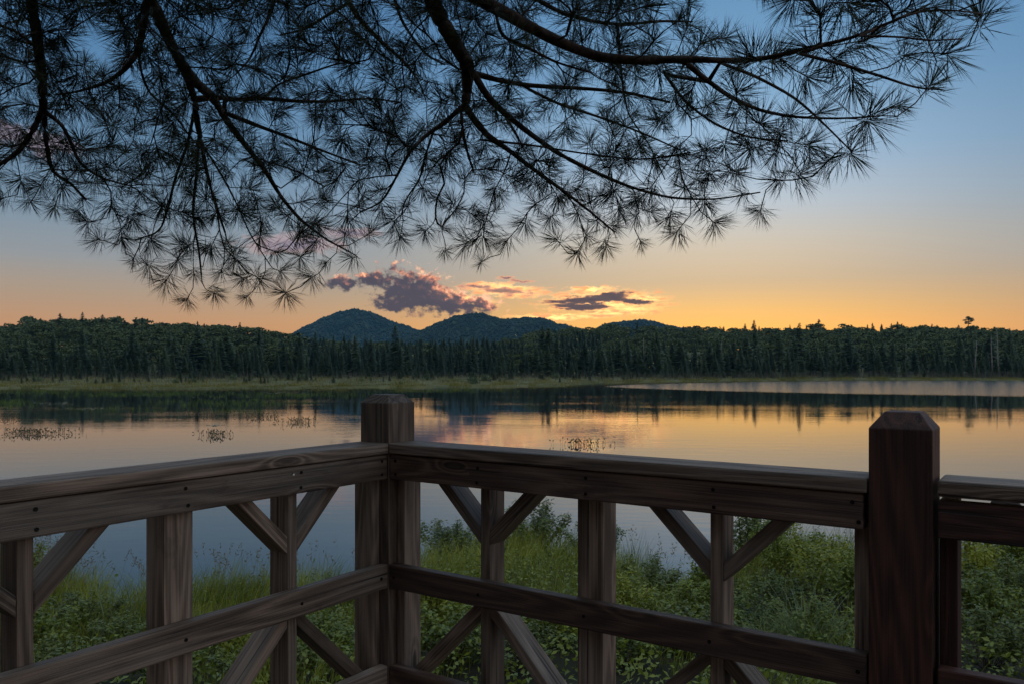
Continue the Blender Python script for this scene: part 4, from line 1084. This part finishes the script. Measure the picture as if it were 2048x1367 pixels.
for traced, store in ((True, limb_parts), (False, twig_parts)):
    for (lid, ch, hasp) in chains(traced):
        pts = [pos_arr[c] for c in ch]; rr = [nrad[c] for c in ch]
        if hasp: rr[0] = min(rr[0], rr[1] * 1.35)
        if traced and not hasp:
            # lead the limb back to the trunk, out of frame
            p0 = pts[0]; dv = pts[0] - pts[1]; dv /= np.linalg.norm(dv)
            end = np.array([TRUNK.x + .02, TRUNK.y + .02, CZ + 2.5 + .35 * lid])
            c1 = p0 + dv * .9; lead = []
            for s in np.linspace(1, 0, 9)[:-1]:
                lead.append((1 - s) ** 2 * p0 + 2 * s * (1 - s) * c1 + s * s * end)
            pts = lead + pts; rr = [rr[0] * (1.5 - .5 * i / 8) for i in range(8)] + rr
        store[lid].append(tube(np.array(pts) - tp, rr, 8 if traced else 5))
def tuft_data(seed, n=78):
    r = np.random.default_rng(seed); V, Fc = [], []
    k = 0
    for i in range(n):
        back = r.random() ** 1.6 * .05                      # distance behind the tip
        th = math.radians(np.clip(r.normal(74 - 22 * (1 - back / .05), 24), 8, 125)); a = r.uniform(0, 6.28)
        dv = np.array([math.sin(th) * math.cos(a), math.sin(th) * math.sin(a), math.cos(th)])
        b0 = np.array([0, 0, -back]) + np.array([math.cos(a), math.sin(a), 0]) * .002
        L = r.uniform(.080, .104); wd = r.uniform(.00058, .00086)
        for q in range(2):
            d2 = dv + r.normal(size=3) * .035; d2 /= np.linalg.norm(d2)
            e1 = np.cross(d2, [.3, .5, .81]); e1 /= np.linalg.norm(e1); e2 = np.cross(d2, e1)
            bend = r.normal(size=3) * .006; m = b0 + d2 * L * .5; tip = b0 + d2 * L + bend
            for c in range(3):
                an = c * 2.094; V.append(b0 + (e1 * math.cos(an) + e2 * math.sin(an)) * wd * .6)
            for c in range(3):
                an = c * 2.094; V.append(m + (e1 * math.cos(an) + e2 * math.sin(an)) * wd)
            V.append(tip)
            for c in range(3):
                d_ = (c + 1) % 3
                Fc += [(k + c, k + d_, k + 3 + d_), (k + c, k + 3 + d_, k + 3 + c), (k + 3 + c, k + 3 + d_, k + 6)]
            k += 7
    return np.array(V), np.array(Fc, dtype=np.int32)
TD = [tuft_data(900 + i, [76, 66, 58, 80, 54, 70, 62, 74][i]) for i in range(8)]
TMs = [mesh_np('needle_tuft', d_[0], d_[1], [M['needle']]) for d_ in TD]
vis = []
for (nd, ti) in tips:
    px, py, Y_ = tg[ti]
    inside = 0 < px < 2048 and 0 < py < 700
    score = (1000 - Y_ * 100 if inside else 0) + (py / outline(px) * 120 if inside else 0)
    vis.append((score, nd, ti))
vis.sort(reverse=True)
single = set(nd for (s_, nd, ti) in vis[:295])
limb_obj = {}
for lid in range(5):
    if not limb_parts[lid]: continue
    v, f, _ = merge(limb_parts[lid])
    limb_obj[lid] = link('limb', mesh_np('limb', v, f, [M['pine_bark']], smooth=True), pine)
    if twig_parts[lid]:
        v, f, _ = merge(twig_parts[lid])
        link('twigs', mesh_np('twigs', v, f, [M['pine_bark']], smooth=True), limb_obj[lid])
mass = {k: [] for k in range(5)}
for (s_, nd, ti) in vis:
    dv = Vector(dir_arr[nd]) + Vector((random.gauss(0, .3), random.gauss(0, .3) - .35, random.gauss(0, .3) - .15))
    qrot = dv.to_track_quat('Z', 'Y'); s = random.choice((.7, .85, .95, 1.0, 1.05, 1.15)) * random.uniform(.92, 1.08); i = random.randrange(8)
    s *= 1 + .22 * float(smooth(tg[ti][0], 1400, 1700))
    R = (qrot.to_matrix() @ Matrix.Rotation(random.uniform(0, 6.28), 3, 'Z'))
    p = pos_arr[nd] - tp
    if nd in single:
        o = link('needle_tuft', TMs[i], limb_obj[nlimb[nd]])
        o.matrix_local = Matrix.Translation(Vector(p)) @ R.to_4x4() @ Matrix.Scale(s, 4)
    else:
        A = np.array(R); mass[nlimb[nd]].append(((TD[i][0] * s) @ A.T + p, TD[i][1]))
for lid, prt in mass.items():
    if prt:
        v, f, _ = merge(prt); link('needle_mass', mesh_np('needle_mass', v, f, [M['needle']]), limb_obj[lid], kind='stuff')

# ------------------------------------------------------------------ insects over the water and the air
pv = []
m_, t_, b_ = mat('insect_wings'); b_.inputs['Base Color'].default_value = (.6, .5, .2, 1); b_.inputs['Emission Color'].default_value = (.9, .75, .25, 1); b_.inputs['Emission Strength'].default_value = .35  # yellow emission stands in for light caught by the gnats
M['insect'] = m_
for i in range(75):
    px = random.gauss(1210, 130); py = random.gauss(705, 45); dep = random.uniform(14, 24)
    if py > 800 or py < 640: continue
    c = np.array(P(px, py, dep)); r_ = random.uniform(.003, .0058)
    q = np.array([(1.6, 0, 0), (0, 1, 0), (-1.6, 0, 0), (0, -1, 0), (0, 0, 1), (0, 0, -1)]) * r_
    pv.append((c + q, np.array([(0, 1, 4), (1, 2, 4), (2, 3, 4), (3, 0, 4), (1, 0, 5), (2, 1, 5), (3, 2, 5), (0, 3, 5)])))
v, f, _ = merge(pv)
link('gnats', mesh_np('gnats', v, f, [M['insect']]), kind='stuff', label='tiny backlit fireflies hovering over the lake before the dark woods', category='insects')

hz = np.array([(-2600, -70, -3.5), (2600, -70, -3.5), (2600, 3320, -3.5), (-2600, 3320, -3.5), (-2600, -70, 330), (2600, -70, 330), (2600, 3320, 330), (-2600, 3320, 330)])
me = mesh_np('haze', hz, np.array([(3, 2, 1, 0), (4, 5, 6, 7), (0, 1, 5, 4), (1, 2, 6, 5), (2, 3, 7, 6), (3, 0, 4, 7)]), [])
m = bpy.data.materials.new('haze'); m.use_nodes = True; m.node_tree.nodes.clear(); t = NT(m.node_tree)
pvn = t.new('ShaderNodeVolumePrincipled'); pvn.inputs['Color'].default_value = (.17, .50, .82, 1); pvn.inputs['Density'].default_value = .000085
o_ = t.new('ShaderNodeOutputMaterial'); t.l.new(pvn.outputs[0], o_.inputs['Volume'])
me.materials.append(m)
link('haze', me, kind='stuff', label='thin blue evening haze over the lake and mountains', category='haze')
